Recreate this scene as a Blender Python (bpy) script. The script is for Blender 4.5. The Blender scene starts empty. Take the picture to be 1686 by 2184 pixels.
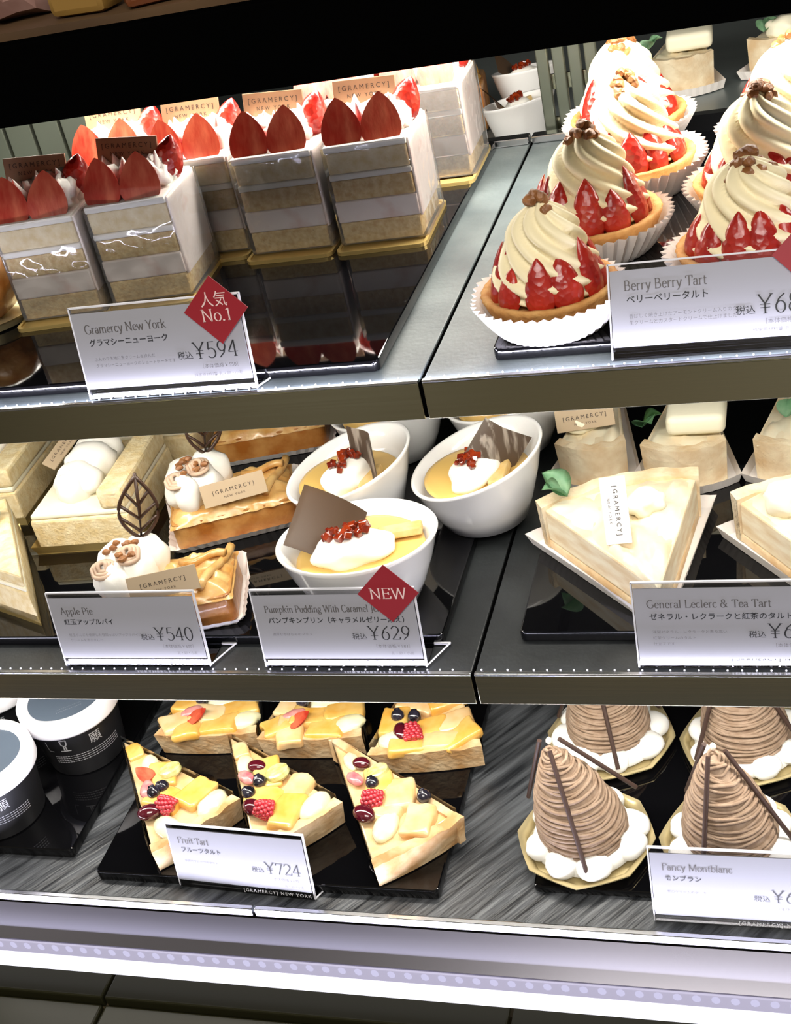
import bpy, bmesh, math, random
from mathutils import Vector, Matrix, noise
R_ = math.radians
rng = random.Random(7)
SC = bpy.context.scene
COL = SC.collection

# ------------------------------------------------------------------ camera
cam = bpy.data.objects.new('camera', bpy.data.cameras.new('camera'))
COL.objects.link(cam)
RX = Vector((0.9508530, 0.2374111, -0.1987829))
RY = Vector((-0.0344710, -0.5568238, -0.8299151))      # image down
RZ = Vector((-0.3077181, 0.7959794, -0.5212737))       # forward
cam.matrix_world = Matrix(((RX.x, -RY.x, -RZ.x, 0.2123), (RX.y, -RY.y, -RZ.y, -0.6455),
                           (RX.z, -RY.z, -RZ.z, 0.3277), (0, 0, 0, 1)))
cam.data.sensor_width = 36
cam.data.sensor_fit = 'AUTO'
cam.data.lens = 2769.92 / 2184 * 36
cam.data.clip_start = 0.01
SC.camera = cam

# ------------------------------------------------------------------ world, exposure
SC.view_settings.view_transform = 'Standard'
SC.view_settings.look = 'None'
SC.view_settings.gamma = 1
SC.view_settings.use_curve_mapping = False
SC.view_settings.exposure = 0.0
SC.cycles.max_bounces = 8
SC.cycles.transparent_max_bounces = 16
SC.cycles.use_denoising = True
SC.cycles.sample_clamp_indirect = 4.0
SC.cycles.caustics_reflective = False
SC.cycles.caustics_refractive = False
W = bpy.data.worlds.new('shop_hall'); SC.world = W; W.use_nodes = True
wn = W.node_tree
bg = wn.nodes['Background']
tc = wn.nodes.new('ShaderNodeTexCoord')
wno = wn.nodes.new('ShaderNodeTexNoise'); wno.inputs['Scale'].default_value = 2.6; wno.inputs['Detail'].default_value = 1.5
wr = wn.nodes.new('ShaderNodeValToRGB')
wr.color_ramp.elements[0].position = 0.36; wr.color_ramp.elements[0].color = (0.035, 0.030, 0.018, 1)
wr.color_ramp.elements[1].position = 0.66; wr.color_ramp.elements[1].color = (0.40, 0.38, 0.35, 1)
e_ = wr.color_ramp.elements.new(0.50); e_.color = (0.17, 0.145, 0.105, 1)
wn.links.new(tc.outputs['Generated'], wno.inputs['Vector'])
wn.links.new(wno.outputs['Fac'], wr.inputs['Fac'])
wn.links.new(wr.outputs['Color'], bg.inputs['Color'])
bg.inputs['Strength'].default_value = 1.0

# deck heights: the three shelves of the case
ZT, ZM, ZB = 0.0, -0.2015, -0.400


def area(name, loc, size, power, color, rot):
    l = bpy.data.lights.new(name, 'AREA')
    l.shape = 'RECTANGLE'; l.size, l.size_y = size
    l.energy = power; l.color = color
    o = bpy.data.objects.new(name, l); COL.objects.link(o)
    o.location = loc; o.rotation_euler = [R_(a) for a in rot]
    return o


WARM = (1.0, 0.95, 0.86); COOL = (0.80, 0.80, 1.0)
area('lamp_under_counter', (-0.05, 0.245, 0.166), (1.1, 0.04), 8.0, WARM, (10, 0, 0))
area('lamp_under_upper_shelf', (-0.05, 0.06, ZT - 0.032), (1.1, 0.025), 2.3, WARM, (16, 0, 0))
area('lamp_under_middle_shelf', (-0.05, 0.02, ZM - 0.032), (1.1, 0.025), 2.1, WARM, (8, 0, 0))
area('edge_light_upper', (-0.05, -0.0085, ZT + 0.0015), (1.1, 0.003), 1.0, COOL, (135, 0, 0))
area('edge_light_middle', (-0.05, -0.0290, ZM + 0.0015), (1.1, 0.003), 0.40, COOL, (150, 0, 0))
area('edge_light_lower', (-0.05, -0.0900, ZB - 0.012), (1.1, 0.012), 2.1, COOL, (140, 0, 0))
area('hall_ceiling_light', (0.3, -1.6, 1.7), (1.6, 1.0), 52, (1.0, 0.95, 0.88), (45, 0, 0))

# ------------------------------------------------------------------ materials
MATS = {}


def lin(c):
    c = c.lstrip('#')
    v = [int(c[i:i + 2], 16) / 255 for i in (0, 2, 4)]
    return tuple(x / 12.92 if x <= 0.04045 else ((x + 0.055) / 1.055) ** 2.4 for x in v) + (1,)


def mat(name, col, rough=0.5, metal=0.0, col2=None, scale=60, bump=0.0, bscale=None, spec=0.5, detail=3,
        coat=0.0, stretch=None, turn=0, emit=None, p0=0.35, p1=0.65, sss=0.0, tex='noise', bdist=0.002):
    if name in MATS:
        return MATS[name]
    m = bpy.data.materials.new(name); m.use_nodes = True
    nt = m.node_tree; b = nt.nodes['Principled BSDF']
    b.inputs['Base Color'].default_value = lin(col)
    b.inputs['Roughness'].default_value = rough
    b.inputs['Metallic'].default_value = metal
    b.inputs['Specular IOR Level'].default_value = spec
    b.inputs['Coat Weight'].default_value = coat
    b.inputs['Coat Roughness'].default_value = 0.06
    if sss:
        b.inputs['Subsurface Weight'].default_value = sss
        b.inputs['Subsurface Radius'].default_value = (0.006, 0.003, 0.0015)
    if emit:
        b.inputs['Emission Color'].default_value = lin(emit[0]); b.inputs['Emission Strength'].default_value = emit[1]
    if col2 or bump:
        t = nt.nodes.new('ShaderNodeTexCoord'); mp = nt.nodes.new('ShaderNodeMapping')
        nt.links.new(t.outputs['Object'], mp.inputs['Vector'])
        if stretch: mp.inputs['Scale'].default_value = stretch
        if turn:
            m0 = nt.nodes.new('ShaderNodeMapping'); m0.inputs['Rotation'].default_value[2] = R_(-turn)
            nt.links.new(t.outputs['Object'], m0.inputs['Vector']); nt.links.new(m0.outputs['Vector'], mp.inputs['Vector'])
    if col2:
        n = nt.nodes.new('ShaderNodeTexNoise'); n.inputs['Scale'].default_value = scale; n.inputs['Detail'].default_value = detail
        nt.links.new(mp.outputs['Vector'], n.inputs['Vector'])
        r = nt.nodes.new('ShaderNodeValToRGB')
        r.color_ramp.elements[0].position = p0; r.color_ramp.elements[0].color = lin(col)
        r.color_ramp.elements[1].position = p1; r.color_ramp.elements[1].color = lin(col2)
        nt.links.new(n.outputs['Fac'], r.inputs['Fac']); nt.links.new(r.outputs['Color'], b.inputs['Base Color'])
    if bump:
        if tex == 'voronoi':
            n2 = nt.nodes.new('ShaderNodeTexVoronoi'); out = n2.outputs['Distance']
        else:
            n2 = nt.nodes.new('ShaderNodeTexNoise'); n2.inputs['Detail'].default_value = 4; out = n2.outputs['Fac']
        n2.inputs['Scale'].default_value = bscale or scale
        nt.links.new(mp.outputs['Vector'], n2.inputs['Vector'])
        bp = nt.nodes.new('ShaderNodeBump'); bp.inputs['Strength'].default_value = bump; bp.inputs['Distance'].default_value = bdist
        nt.links.new(out, bp.inputs['Height']); nt.links.new(bp.outputs['Normal'], b.inputs['Normal'])
    MATS[name] = m
    return m


def clear_mat(name, tint=(1, 1, 1), gloss=0.08, rough=0.05, bump=0.0, bscale=40, veil=0.0):
    """thin clear film or acrylic: straight-through with a fresnel shine"""
    if name in MATS: return MATS[name]
    m = bpy.data.materials.new(name); m.use_nodes = True
    nt = m.node_tree; nt.nodes.clear()
    out = nt.nodes.new('ShaderNodeOutputMaterial'); mx = nt.nodes.new('ShaderNodeMixShader')
    tr = nt.nodes.new('ShaderNodeBsdfTransparent'); tr.inputs['Color'].default_value = (*tint, 1)
    gl = nt.nodes.new('ShaderNodeBsdfGlossy'); gl.inputs['Roughness'].default_value = rough
    fr = nt.nodes.new('ShaderNodeFresnel'); fr.inputs['IOR'].default_value = 1.45
    ad = nt.nodes.new('ShaderNodeMath'); ad.operation = 'ADD'; ad.inputs[1].default_value = gloss
    nt.links.new(fr.outputs[0], ad.inputs[0]); nt.links.new(ad.outputs[0], mx.inputs['Fac'])
    base = tr.outputs[0]
    if veil:
        mv = nt.nodes.new('ShaderNodeMixShader'); mv.inputs['Fac'].default_value = veil
        df = nt.nodes.new('ShaderNodeBsdfDiffuse'); df.inputs['Color'].default_value = (0.9, 0.9, 0.9, 1)
        nt.links.new(base, mv.inputs[1]); nt.links.new(df.outputs[0], mv.inputs[2]); base = mv.outputs[0]
    nt.links.new(base, mx.inputs[1]); nt.links.new(gl.outputs[0], mx.inputs[2])
    if bump:
        t = nt.nodes.new('ShaderNodeTexCoord'); n = nt.nodes.new('ShaderNodeTexNoise'); n.inputs['Scale'].default_value = bscale
        bp = nt.nodes.new('ShaderNodeBump'); bp.inputs['Strength'].default_value = bump; bp.inputs['Distance'].default_value = 0.004
        nt.links.new(t.outputs['Object'], n.inputs['Vector']); nt.links.new(n.outputs['Fac'], bp.inputs['Height'])
        nt.links.new(bp.outputs['Normal'], gl.inputs['Normal'])
    nt.links.new(mx.outputs[0], out.inputs['Surface'])
    MATS[name] = m
    return m


def emitter(name, col, strength):
    if name in MATS: return MATS[name]
    m = bpy.data.materials.new(name); m.use_nodes = True
    nt = m.node_tree; nt.nodes.clear()
    o = nt.nodes.new('ShaderNodeOutputMaterial'); e = nt.nodes.new('ShaderNodeEmission')
    e.inputs['Color'].default_value = lin(col); e.inputs['Strength'].default_value = strength
    nt.links.new(e.outputs[0], o.inputs['Surface']); MATS[name] = m
    return m


CREAM = mat('whipped_cream', '#f6f3ea', 0.5, bump=0.25, bscale=90, spec=0.3)
CUSTARD_CREAM = mat('custard_cream', '#efe2ba', 0.45, bump=0.15, bscale=160, spec=0.35)
SPONGE = mat('sponge', '#e4c990', 0.9, col2='#cfab6c', scale=220, bump=0.7, bscale=420, spec=0.1)
SPONGE_LIGHT = mat('pale_sponge', '#ecdcb4', 0.9, col2='#dfc793', scale=140, bump=0.5, bscale=380, spec=0.1)
PINK_CREAM = mat('berry_cream', '#efe3dd', 0.6, col2='#dcb4a8', scale=45, p0=0.55, p1=0.8)
GOLD = mat('gold_card', '#dcbf78', 0.36, 0.65, bump=0.05, bscale=60)
GOLD_FOIL = mat('gold_foil', '#ecd9a6', 0.33, 0.7, bump=0.05, bscale=60)
STRAW = mat('strawberry_skin', '#8e1512', 0.3, col2='#b12c1c', scale=60, bump=0.35, bscale=300, tex='voronoi', coat=0.35, bdist=0.002)
STRAW_CUT = mat('strawberry_cut', '#b5301f', 0.35, col2='#d4694a', scale=75, bump=0.2, bscale=150, stretch=(1.7, 1, 0.45), coat=0.3)
BURIED = mat('buried_strawberry', '#a9674f', 0.5, col2='#c99a80', scale=120)
CHOC_TAG = mat('taupe_chocolate', '#8a6a50', 0.45, spec=0.3)
BEIGE_TAG = mat('beige_card', '#b5a083', 0.55)
INK = mat('dark_ink', '#2a2018', 0.6)
GREY_INK = mat('grey_ink', '#55514f', 0.6)
BLACK_INK = mat('black_ink', '#191919', 0.6)
WHITE_INK = mat('white_ink', '#ececf2', 0.5)
PAPER = mat('white_paper', '#94949a', 0.7)
RED_CARD = mat('red_card', '#8e1220', 0.55)
CUP_PAPER = mat('pleated_paper', '#f1ebe6', 0.75, spec=0.2)
PASTRY = mat('tart_pastry', '#cf9f62', 0.75, col2='#b67c42', scale=90, bump=0.5, bscale=260, spec=0.2)
PALE_PASTRY = mat('pale_pastry', '#dfc49c', 0.8, col2='#bd9260', scale=55, bump=0.5, bscale=230, spec=0.2)
NUT = mat('caramel_nut', '#9c6a3e', 0.45, col2='#74451f', scale=120, bump=0.4, bscale=300)
BLACK_GLOSS = mat('black_acrylic', '#08080a', 0.035, spec=0.5)
SLATE = mat('grey_slate', '#50585a', 0.42, col2='#6a7272', scale=14, bump=0.12, bscale=220, spec=0.45)
GRAIN = mat('grained_slate', '#1f2124', 0.36, col2='#5a5d61', scale=24, bump=0.9, bscale=40, stretch=(0.5, 5.5, 1), turn=52, spec=0.5, detail=5)
DARK_DECK = mat('dark_deck', '#1b1d1e', 0.4, col2='#2b2e2f', scale=20, bump=0.12, bscale=180)
STEEL = mat('dull_steel', '#aaa68c', 0.22, 1.0, bump=0.02, bscale=30, stretch=(0.2, 1, 8))
BRIGHT_STEEL = mat('bright_steel', '#d2d2d4', 0.2, 1.0)
BLACK = mat('matte_black', '#030303', 0.9, spec=0.0)
PORCELAIN = mat('white_porcelain', '#f4f3f1', 0.12, coat=0.5)
CUSTARD = mat('pumpkin_custard', '#e3bc6c', 0.3, coat=0.4)
CARAMEL = mat('caramel_jelly', '#5e160a', 0.10, col2='#8e3212', scale=120, coat=0.8)
CHOC = mat('dark_chocolate', '#3a2416', 0.4)
MILK_CHOC = mat('brown_chocolate_plate', '#54402f', 0.42)
MARBLE_CHOC = mat('marbled_chocolate', '#6b5a4c', 0.4, col2='#c4b9ad', scale=55, stretch=(3.0, 3.0, 0.35), p0=0.5, p1=0.62)
BAKED = mat('baked_pastry', '#bf8c4e', 0.38, col2='#9c5d20', scale=60, bump=0.5, bscale=150, coat=0.35)
BAKED_PALE = mat('glazed_pastry', '#dcb676', 0.3, col2='#c08a44', scale=70, bump=0.4, bscale=120, coat=0.5)
CHESTNUT = mat('chestnut_cream', '#a28c79', 0.7, col2='#8f7864', scale=160, bump=0.3, bscale=400, spec=0.2)
MERINGUE = mat('white_meringue', '#f7f6f2', 0.7, spec=0.2)
STICK = mat('chocolate_stick', '#3f2d26', 0.5)
MANGO = mat('mango', '#dda545', 0.25, col2='#e4bd72', scale=50, coat=0.6)
PEACH = mat('peach', '#e9cfa0', 0.25, col2='#e2b070', scale=45, coat=0.6)
PEAR = mat('pear', '#efeccb', 0.25, col2='#e2dcae', scale=60, coat=0.6)
KIWI = mat('kiwi', '#a9ab5a', 0.25, col2='#d9d6a4', scale=120, coat=0.6)
BLUEBERRY = mat('blueberry', '#131219', 0.16, col2='#2a2733', scale=120, coat=0.6)
RASP = mat('raspberry', '#b5303c', 0.22, coat=0.6)
GRAPE = mat('grape', '#4e0f1c', 0.06, coat=1.0)
GRAPE_CUT = mat('pink_fruit', '#c4606a', 0.25, col2='#dc9c94', scale=100, coat=0.5)
GLAZE_CREAM = mat('glazed_custard', '#e6d0a4', 0.25, col2='#d9b078', scale=45, coat=0.6)
TEA_GLAZE = mat('tea_glaze', '#e6e3cc', 0.3, col2='#e0cba8', scale=34, coat=0.45, bump=0.3, bscale=60)
TEA_CREAM = mat('tea_cream', '#f4eed4', 0.5, bump=0.2, bscale=80)
LEAF = mat('mint_leaf', '#78ab80', 0.4, col2='#9cc39c', scale=120)
LID = mat('white_lid', '#eeedf2', 0.35)
CUP_BLACK = mat('black_paper_cup', '#17171a', 0.5)
LID_GREY = mat('grey_lid_print', '#4c5663', 0.3)
SILVER_INK = mat('silver_ink', '#b9b9bd', 0.4)
FILM = clear_mat('clear_film', gloss=0.03, rough=0.06, bump=0.7, bscale=38, veil=0.10)
ACRYLIC = clear_mat('clear_acrylic', tint=(0.92, 0.92, 0.94), gloss=0.04, rough=0.04)
ACRYLIC_EDGE = mat('acrylic_edge', '#dcdce4', 0.3)
MIRROR = mat('mirror_panel', '#8c908c', 0.06, 1.0)
BROWN = mat('brown_wood', '#3b2a1c', 0.5, col2='#5a432a', scale=8)
DOT = emitter('led_dot', '#f2f0ff', 3.0)
TUBE = emitter('led_diffuser', '#f1efff', 1.6)


# ------------------------------------------------------------------ object helpers
def tag(o, label=None, cat=None, group=None, kind=None):
    if label: o['label'] = label
    if cat: o['category'] = cat
    if group: o['group'] = group
    if kind: o['kind'] = kind
    return o


def thing(name, label, cat, loc=(0, 0, 0), rz=0, group=None):
    o = bpy.data.objects.new(name, None); COL.objects.link(o)
    o.empty_display_size = 0.01
    o.location = loc; o.rotation_euler = (0, 0, R_(rz))
    return tag(o, label, cat, group)


def obj(name, bm, m, parent=None, smooth=20, label=None):
    me = bpy.data.meshes.new(name)
    bmesh.ops.recalc_face_normals(bm, faces=bm.faces)
    bm.to_mesh(me); bm.free()
    for x in (m if isinstance(m, (list, tuple)) else [m]): me.materials.append(x)
    if smooth:
        me.shade_smooth()
        if smooth < 180: me.set_sharp_from_angle(angle=R_(smooth))
    o = bpy.data.objects.new(name, me); COL.objects.link(o)
    if parent: o.parent = parent
    if label: o['label'] = label
    return o


def copy_thing(root, loc, rz, label, group=None):
    def rec(o, par):
        c = o.copy(); COL.objects.link(c); c.parent = par
        for ch in o.children: rec(ch, c)
        return c
    r = rec(root, None)
    r.location = loc; r.rotation_euler = (0, 0, R_(rz)); r['label'] = label
    if group: r['group'] = group
    return r


def NB(): return bmesh.new()


def box(bm, x0, x1, y0, y1, z0, z1, bev=0.0, seg=2, M=None):
    b = bmesh.new()
    bmesh.ops.create_cube(b, size=1)
    for v in b.verts:
        v.co = Vector(((x0 + x1) / 2 + v.co.x * (x1 - x0), (y0 + y1) / 2 + v.co.y * (y1 - y0), (z0 + z1) / 2 + v.co.z * (z1 - z0)))
    if bev: bmesh.ops.bevel(b, geom=b.edges[:], offset=bev, segments=seg, affect='EDGES', profile=0.5)
    merge(bm, b, M)


def merge(bm, b, M=None, mi=None):
    if M is not None: b.transform(M)
    me = bpy.data.meshes.new('tmp'); b.to_mesh(me); b.free()
    n = len(bm.faces)
    bm.from_mesh(me); bpy.data.meshes.remove(me)
    if mi is not None:
        bm.faces.ensure_lookup_table()
        for f in bm.faces[n:]: f.material_index = mi


def prism(bm, poly, z0, z1, bev=0.0, M=None, top_inset=None):
    b = bmesh.new()
    vs = [b.verts.new((p[0], p[1], z0)) for p in poly]
    f = b.faces.new(vs)
    r = bmesh.ops.extrude_face_region(b, geom=[f])
    for v in r['geom']:
        if isinstance(v, bmesh.types.BMVert): v.co.z = z1
    bmesh.ops.recalc_face_normals(b, faces=b.faces)
    if bev: bmesh.ops.bevel(b, geom=b.edges[:], offset=bev, segments=2, affect='EDGES', profile=0.5)
    merge(bm, b, M)


def grid(bm, rows, wrap=True, cap0=False, cap1=False):
    """rows of points -> quads"""
    V = [[bm.verts.new(p) for p in r] for r in rows]
    n = len(rows[0])
    for a, b in zip(V, V[1:]):
        for i in range(n if wrap else n - 1):
            j = (i + 1) % n
            bm.faces.new((a[i], a[j], b[j], b[i]))
    if cap0: bm.faces.new(V[0][::-1])
    if cap1: bm.faces.new(V[-1])


def lathe(bm, prof, n=32, fn=None, cap0=True, cap1=True, M=None):
    b = bmesh.new()
    rows = []
    for k, (r, z) in enumerate(prof):
        row = []
        for i in range(n):
            t = 2 * math.pi * i / n
            rr, zz = (r, z) if fn is None else fn(t, r, z, k)
            row.append((rr * math.cos(t), rr * math.sin(t), zz))
        rows.append(row)
    grid(b, rows, True, cap0, cap1)
    merge(bm, b, M)


def tube(bm, pts, rad, n=8, close=False, M=None):
    b = bmesh.new(); pts = [Vector(p) for p in pts]; rows = []
    N = len(pts); up = Vector((0, 0, 1))
    for i, p in enumerate(pts):
        a = pts[(i - 1) % N] if (close or i > 0) else p
        c = pts[(i + 1) % N] if (close or i < N - 1) else p
        d = (c - a).normalized()
        s = d.cross(up)
        if s.length < 1e-3: s = d.cross(Vector((1, 0, 0)))
        s.normalize(); u = s.cross(d)
        r = rad(i / max(1, N - 1)) if callable(rad) else rad
        rows.append([p + (s * math.cos(2 * math.pi * k / n) + u * math.sin(2 * math.pi * k / n)) * r for k in range(n)])
    if close: rows.append(rows[0])
    grid(b, rows, True, not close, not close)
    if close: bmesh.ops.remove_doubles(b, verts=b.verts, dist=1e-7)
    merge(bm, b, M)


def blob(bm, c, r, amp=0.0, freq=2.0, sub=3, seed=0.0, M=None, zmin=None):
    b = bmesh.new(); bmesh.ops.create_icosphere(b, subdivisions=sub, radius=1)
    r = (r, r, r) if isinstance(r, (int, float)) else r
    for v in b.verts:
        k = 1 + amp * noise.noise(v.co * freq + Vector((seed, seed * 1.7, seed * 0.6)))
        v.co = Vector((c[0] + v.co.x * r[0] * k, c[1] + v.co.y * r[1] * k, c[2] + v.co.z * r[2] * k))
        if zmin is not None: v.co.z = max(v.co.z, zmin)
    merge(bm, b, M)


def rot(rx=0, ry=0, rz=0, loc=(0, 0, 0)):
    return Matrix.Translation(loc) @ Matrix.Rotation(R_(rz), 4, 'Z') @ Matrix.Rotation(R_(ry), 4, 'Y') @ Matrix.Rotation(R_(rx), 4, 'X')


def rrect(w, d, r, n=5, cx=0, cy=0):
    out = []
    for sx, sy, a0 in ((1, 1, 0), (-1, 1, 90), (-1, -1, 180), (1, -1, 270)):
        for k in range(n + 1):
            a = R_(a0 + 90 * k / n)
            out.append((cx + sx * (w / 2 - r) + r * math.cos(a), cy + sy * (d / 2 - r) + r * math.sin(a)))
    return out


def text(name, s, size, m, parent, M, align='LEFT', sx=1.0, sp=1.0, off=0.0):
    c = bpy.data.curves.new(name, 'FONT'); c.body = s; c.size = size; c.align_x = align; c.resolution_u = 3
    c.space_character = sp; c.offset = off
    t = bpy.data.objects.new(name, c); COL.objects.link(t)
    dg = bpy.context.evaluated_depsgraph_get()
    me = bpy.data.meshes.new_from_object(t.evaluated_get(dg))
    bpy.data.objects.remove(t); bpy.data.curves.remove(c)
    me.transform(M @ Matrix.Diagonal((sx, 1, 1, 1)))
    me.materials.clear(); me.materials.append(m)
    o = bpy.data.objects.new(name, me); COL.objects.link(o); o.parent = parent
    return o


def text_into(bm, s, size, M, align='LEFT', sx=1.0, sp=1.0, off=0.0):
    c = bpy.data.curves.new('t', 'FONT'); c.body = s; c.size = size; c.align_x = align; c.resolution_u = 3
    c.space_character = sp; c.offset = off
    t = bpy.data.objects.new('t', c); COL.objects.link(t)
    dg = bpy.context.evaluated_depsgraph_get()
    me = bpy.data.meshes.new_from_object(t.evaluated_get(dg))
    bpy.data.objects.remove(t); bpy.data.curves.remove(c)
    me.transform(M @ Matrix.Diagonal((sx, 1, 1, 1)))
    bm.from_mesh(me); bpy.data.meshes.remove(me)


# ------------------------------------------------------------------ a small roman letter set with thick and thin strokes
def A_(cx, cy, rx, ry, a0, a1, n=18):
    return [(cx + rx * math.cos(R_(a0 + (a1 - a0) * k / n)), cy + ry * math.sin(R_(a0 + (a1 - a0) * k / n))) for k in range(n + 1)]


def ST(x, y0, y1, l=0.07, r=0.07, top=True, bot=True):
    """upright stem with foot and head serifs"""
    out = [[(x, y0), (x, y1)]]
    if bot: out.append([(x - l, y0 + 0.012), (x + r, y0 + 0.012)])
    if top: out.append([(x - l, y1 - 0.012), (x + (r if top == 2 else 0.02), y1 - 0.012)])
    return out


def BAR(x, y, l=0.08): return [[(x - l, y), (x + l, y)]]


GL = {
    'a': (.42, [A_(.19, .31, .12, .12, 0, 165), [(.31, .32), (.31, .06), (.36, .01), (.41, .04)], A_(.18, .12, .13, .12, 40, 330)]),
    'b': (.48, ST(.10, .01, .70, bot=False) + [A_(.25, .22, .17, .22, -150, 150)]), 'c': (.40, [A_(.22, .22, .17, .22, 48, 318)]),
    'd': (.50, [A_(.21, .22, .17, .22, 30, 330)] + ST(.38, 0, .70, l=.06, r=.07)), 'e': (.42, [[(.06, .25), (.37, .25)], A_(.22, .22, .16, .22, 8, 318)]),
    'g': (.44, [A_(.20, .29, .14, .15, 0, 360), [(.30, .40), (.42, .43)], [(.13, .16), (.10, .10), (.16, .05), (.32, .03)], A_(.21, -.08, .17, .11, 0, 360)]),
    'h': (.52, ST(.10, 0, .70, top=True) + [A_(.25, .29, .14, .15, 170, 0)] + ST(.39, 0, .30, top=False)), 'i': (.26, ST(.12, 0, .44) + [A_(.12, .62, .025, .025, 0, 360, 8)]),
    'k': (.50, ST(.10, 0, .70) + [[(.12, .20), (.36, .43)], [(.20, .27), (.42, .0)]] + BAR(.36, .43, .06) + BAR(.43, .012, .05)), 'l': (.26, ST(.12, 0, .70)),
    'm': (.78, ST(.10, 0, .44) + [A_(.24, .29, .13, .15, 170, 0)] + ST(.37, 0, .30, top=False) + [A_(.51, .29, .13, .15, 170, 0)] + ST(.64, 0, .30, top=False)),
    'n': (.52, ST(.10, 0, .44) + [A_(.25, .29, .14, .15, 170, 0)] + ST(.39, 0, .30, top=False)), 'o': (.46, [A_(.23, .22, .18, .22, 0, 360, 28)]),
    'p': (.50, ST(.10, -.20, .44) + [A_(.25, .22, .17, .22, -150, 150)]), 'r': (.36, ST(.10, 0, .44) + [A_(.23, .28, .13, .15, 165, 55)]),
    't': (.30, [[(.13, .58), (.13, .08)], A_(.21, .08, .08, .07, 180, 320, 8), [(.03, .43), (.28, .43)]]),
    'u': (.52, ST(.10, .14, .44, bot=False) + [A_(.24, .15, .14, .14, 180, 360)] + ST(.39, 0, .44, l=.0)), 'w': (.70, [[(.05, .44), (.20, .0), (.34, .42), (.49, .0), (.64, .44)]] + BAR(.06, .43, .06) + BAR(.63, .43, .06)),
    'y': (.46, [[(.06, .44), (.23, .02)], [(.41, .44), (.20, -.12), (.10, -.20), (.04, -.17)]] + BAR(.07, .43, .06) + BAR(.40, .43, .06)),
    'A': (.66, [[(.07, 0), (.32, .70)], [(.32, .70), (.58, 0)], [(.17, .24), (.48, .24)]] + BAR(.08, .012) + BAR(.57, .012)),
    'B': (.60, ST(.12, 0, .68, top=2) + [[(.12, .67), (.28, .67)], A_(.28, .52, .16, .15, 90, -90), [(.12, .365), (.30, .365)], A_(.30, .19, .20, .18, 90, -90), [(.12, .012), (.30, .012)]]),
    'C': (.64, [A_(.34, .34, .28, .35, 45, 318, 26)] + BAR(.54, .56, .02)), 'G': (.70, [A_(.36, .34, .30, .35, 48, 330, 26), [(.60, .28), (.60, .08)], [(.46, .29), (.68, .29)]]),
    'E': (.60, ST(.12, 0, .68, top=2) + [[(.12, .668), (.50, .668), (.51, .54)], [(.12, .35), (.42, .35)], [(.42, .44), (.42, .26)], [(.12, .012), (.52, .012), (.54, .16)]]),
    'J': (.36, [[(.20, .68), (.20, .02)], A_(.10, .0, .10, .12, 0, -120, 10)] + BAR(.20, .668)), 'L': (.56, ST(.12, 0, .68, top=2) + [[(.12, .012), (.48, .012), (.51, .17)]]),
    'N': (.74, [[(.14, 0), (.14, .68)], [(.12, .68), (.60, 0)], [(.60, 0), (.60, .68)]] + BAR(.14, .012) + BAR(.09, .668, .06) + BAR(.60, .668)),
    'P': (.56, ST(.12, 0, .68, top=2) + [[(.12, .668), (.30, .668)], A_(.30, .49, .19, .178, 90, -90), [(.12, .312), (.30, .312)]]),
    'T': (.60, [[(.30, 0), (.30, .67)], [(.05, .52), (.06, .668), (.54, .668), (.55, .52)]] + BAR(.30, .012)),
    'W': (.90, [[(.05, .68), (.24, 0), (.44, .66), (.64, 0), (.84, .68)]] + BAR(.06, .668, .07) + BAR(.83, .668, .07) + BAR(.42, .668, .06)),
    'Y': (.62, [[(.06, .68), (.31, .32), (.55, .68)], [(.31, .33), (.31, 0)]] + BAR(.31, .012) + BAR(.07, .668, .07) + BAR(.54, .668, .07)),
    'F': (.54, ST(.12, 0, .68, top=2) + [[(.12, .668), (.48, .668), (.49, .54)], [(.12, .35), (.40, .35)]]), 'M': (.86, ST(.12, 0, .68) + [[(.12, .68), (.42, .04)], [(.42, .04), (.70, .68)]] + ST(.72, 0, .68)),
    '&': (.72, [A_(.28, .53, .13, .15, 0, 360), [(.20, .42), (.60, .02), (.68, .04)], A_(.26, .19, .20, .19, 110, 330), [(.43, .10), (.56, .36)]]),
    '.': (.22, [A_(.10, .03, .028, .028, 0, 360, 8)]), ' ': (.26, []),
    '0': (.50, [A_(.25, .33, .19, .34, 0, 360, 30)]), '1': (.40, [[(.21, 0), (.21, .67)], [(.08, .56), (.21, .66)]] + BAR(.21, .012)),
    '2': (.50, [A_(.24, .48, .17, .18, 160, -30), [(.39, .39), (.07, .02), (.44, .02), (.46, .13)]]), '4': (.52, [[(.35, 0), (.35, .67)], [(.35, .67), (.05, .20), (.49, .20)]] + BAR(.35, .012)),
    '5': (.50, [[(.42, .66), (.15, .66), (.11, .37)], A_(.23, .20, .20, .20, 130, -140)]), '6': (.50, [[(.40, .66), (.20, .50), (.08, .25)], A_(.25, .20, .17, .20, 0, 360)]),
    '7': (.48, [[(.06, .54), (.08, .655), (.44, .655), (.18, 0)]]), '8': (.50, [A_(.25, .50, .14, .16, 0, 360), A_(.25, .17, .18, .18, 0, 360)]),
    '9': (.50, [A_(.25, .46, .17, .20, 0, 360), [(.42, .44), (.32, .18), (.11, .0)]]),
    '\u00a5': (.62, [[(.06, .68), (.30, .34), (.55, .68)], [(.30, .35), (.30, 0)], [(.12, .33), (.49, .33)], [(.12, .21), (.49, .21)]] + BAR(.30, .012) + BAR(.07, .668, .07) + BAR(.54, .668, .07)),
}


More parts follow.
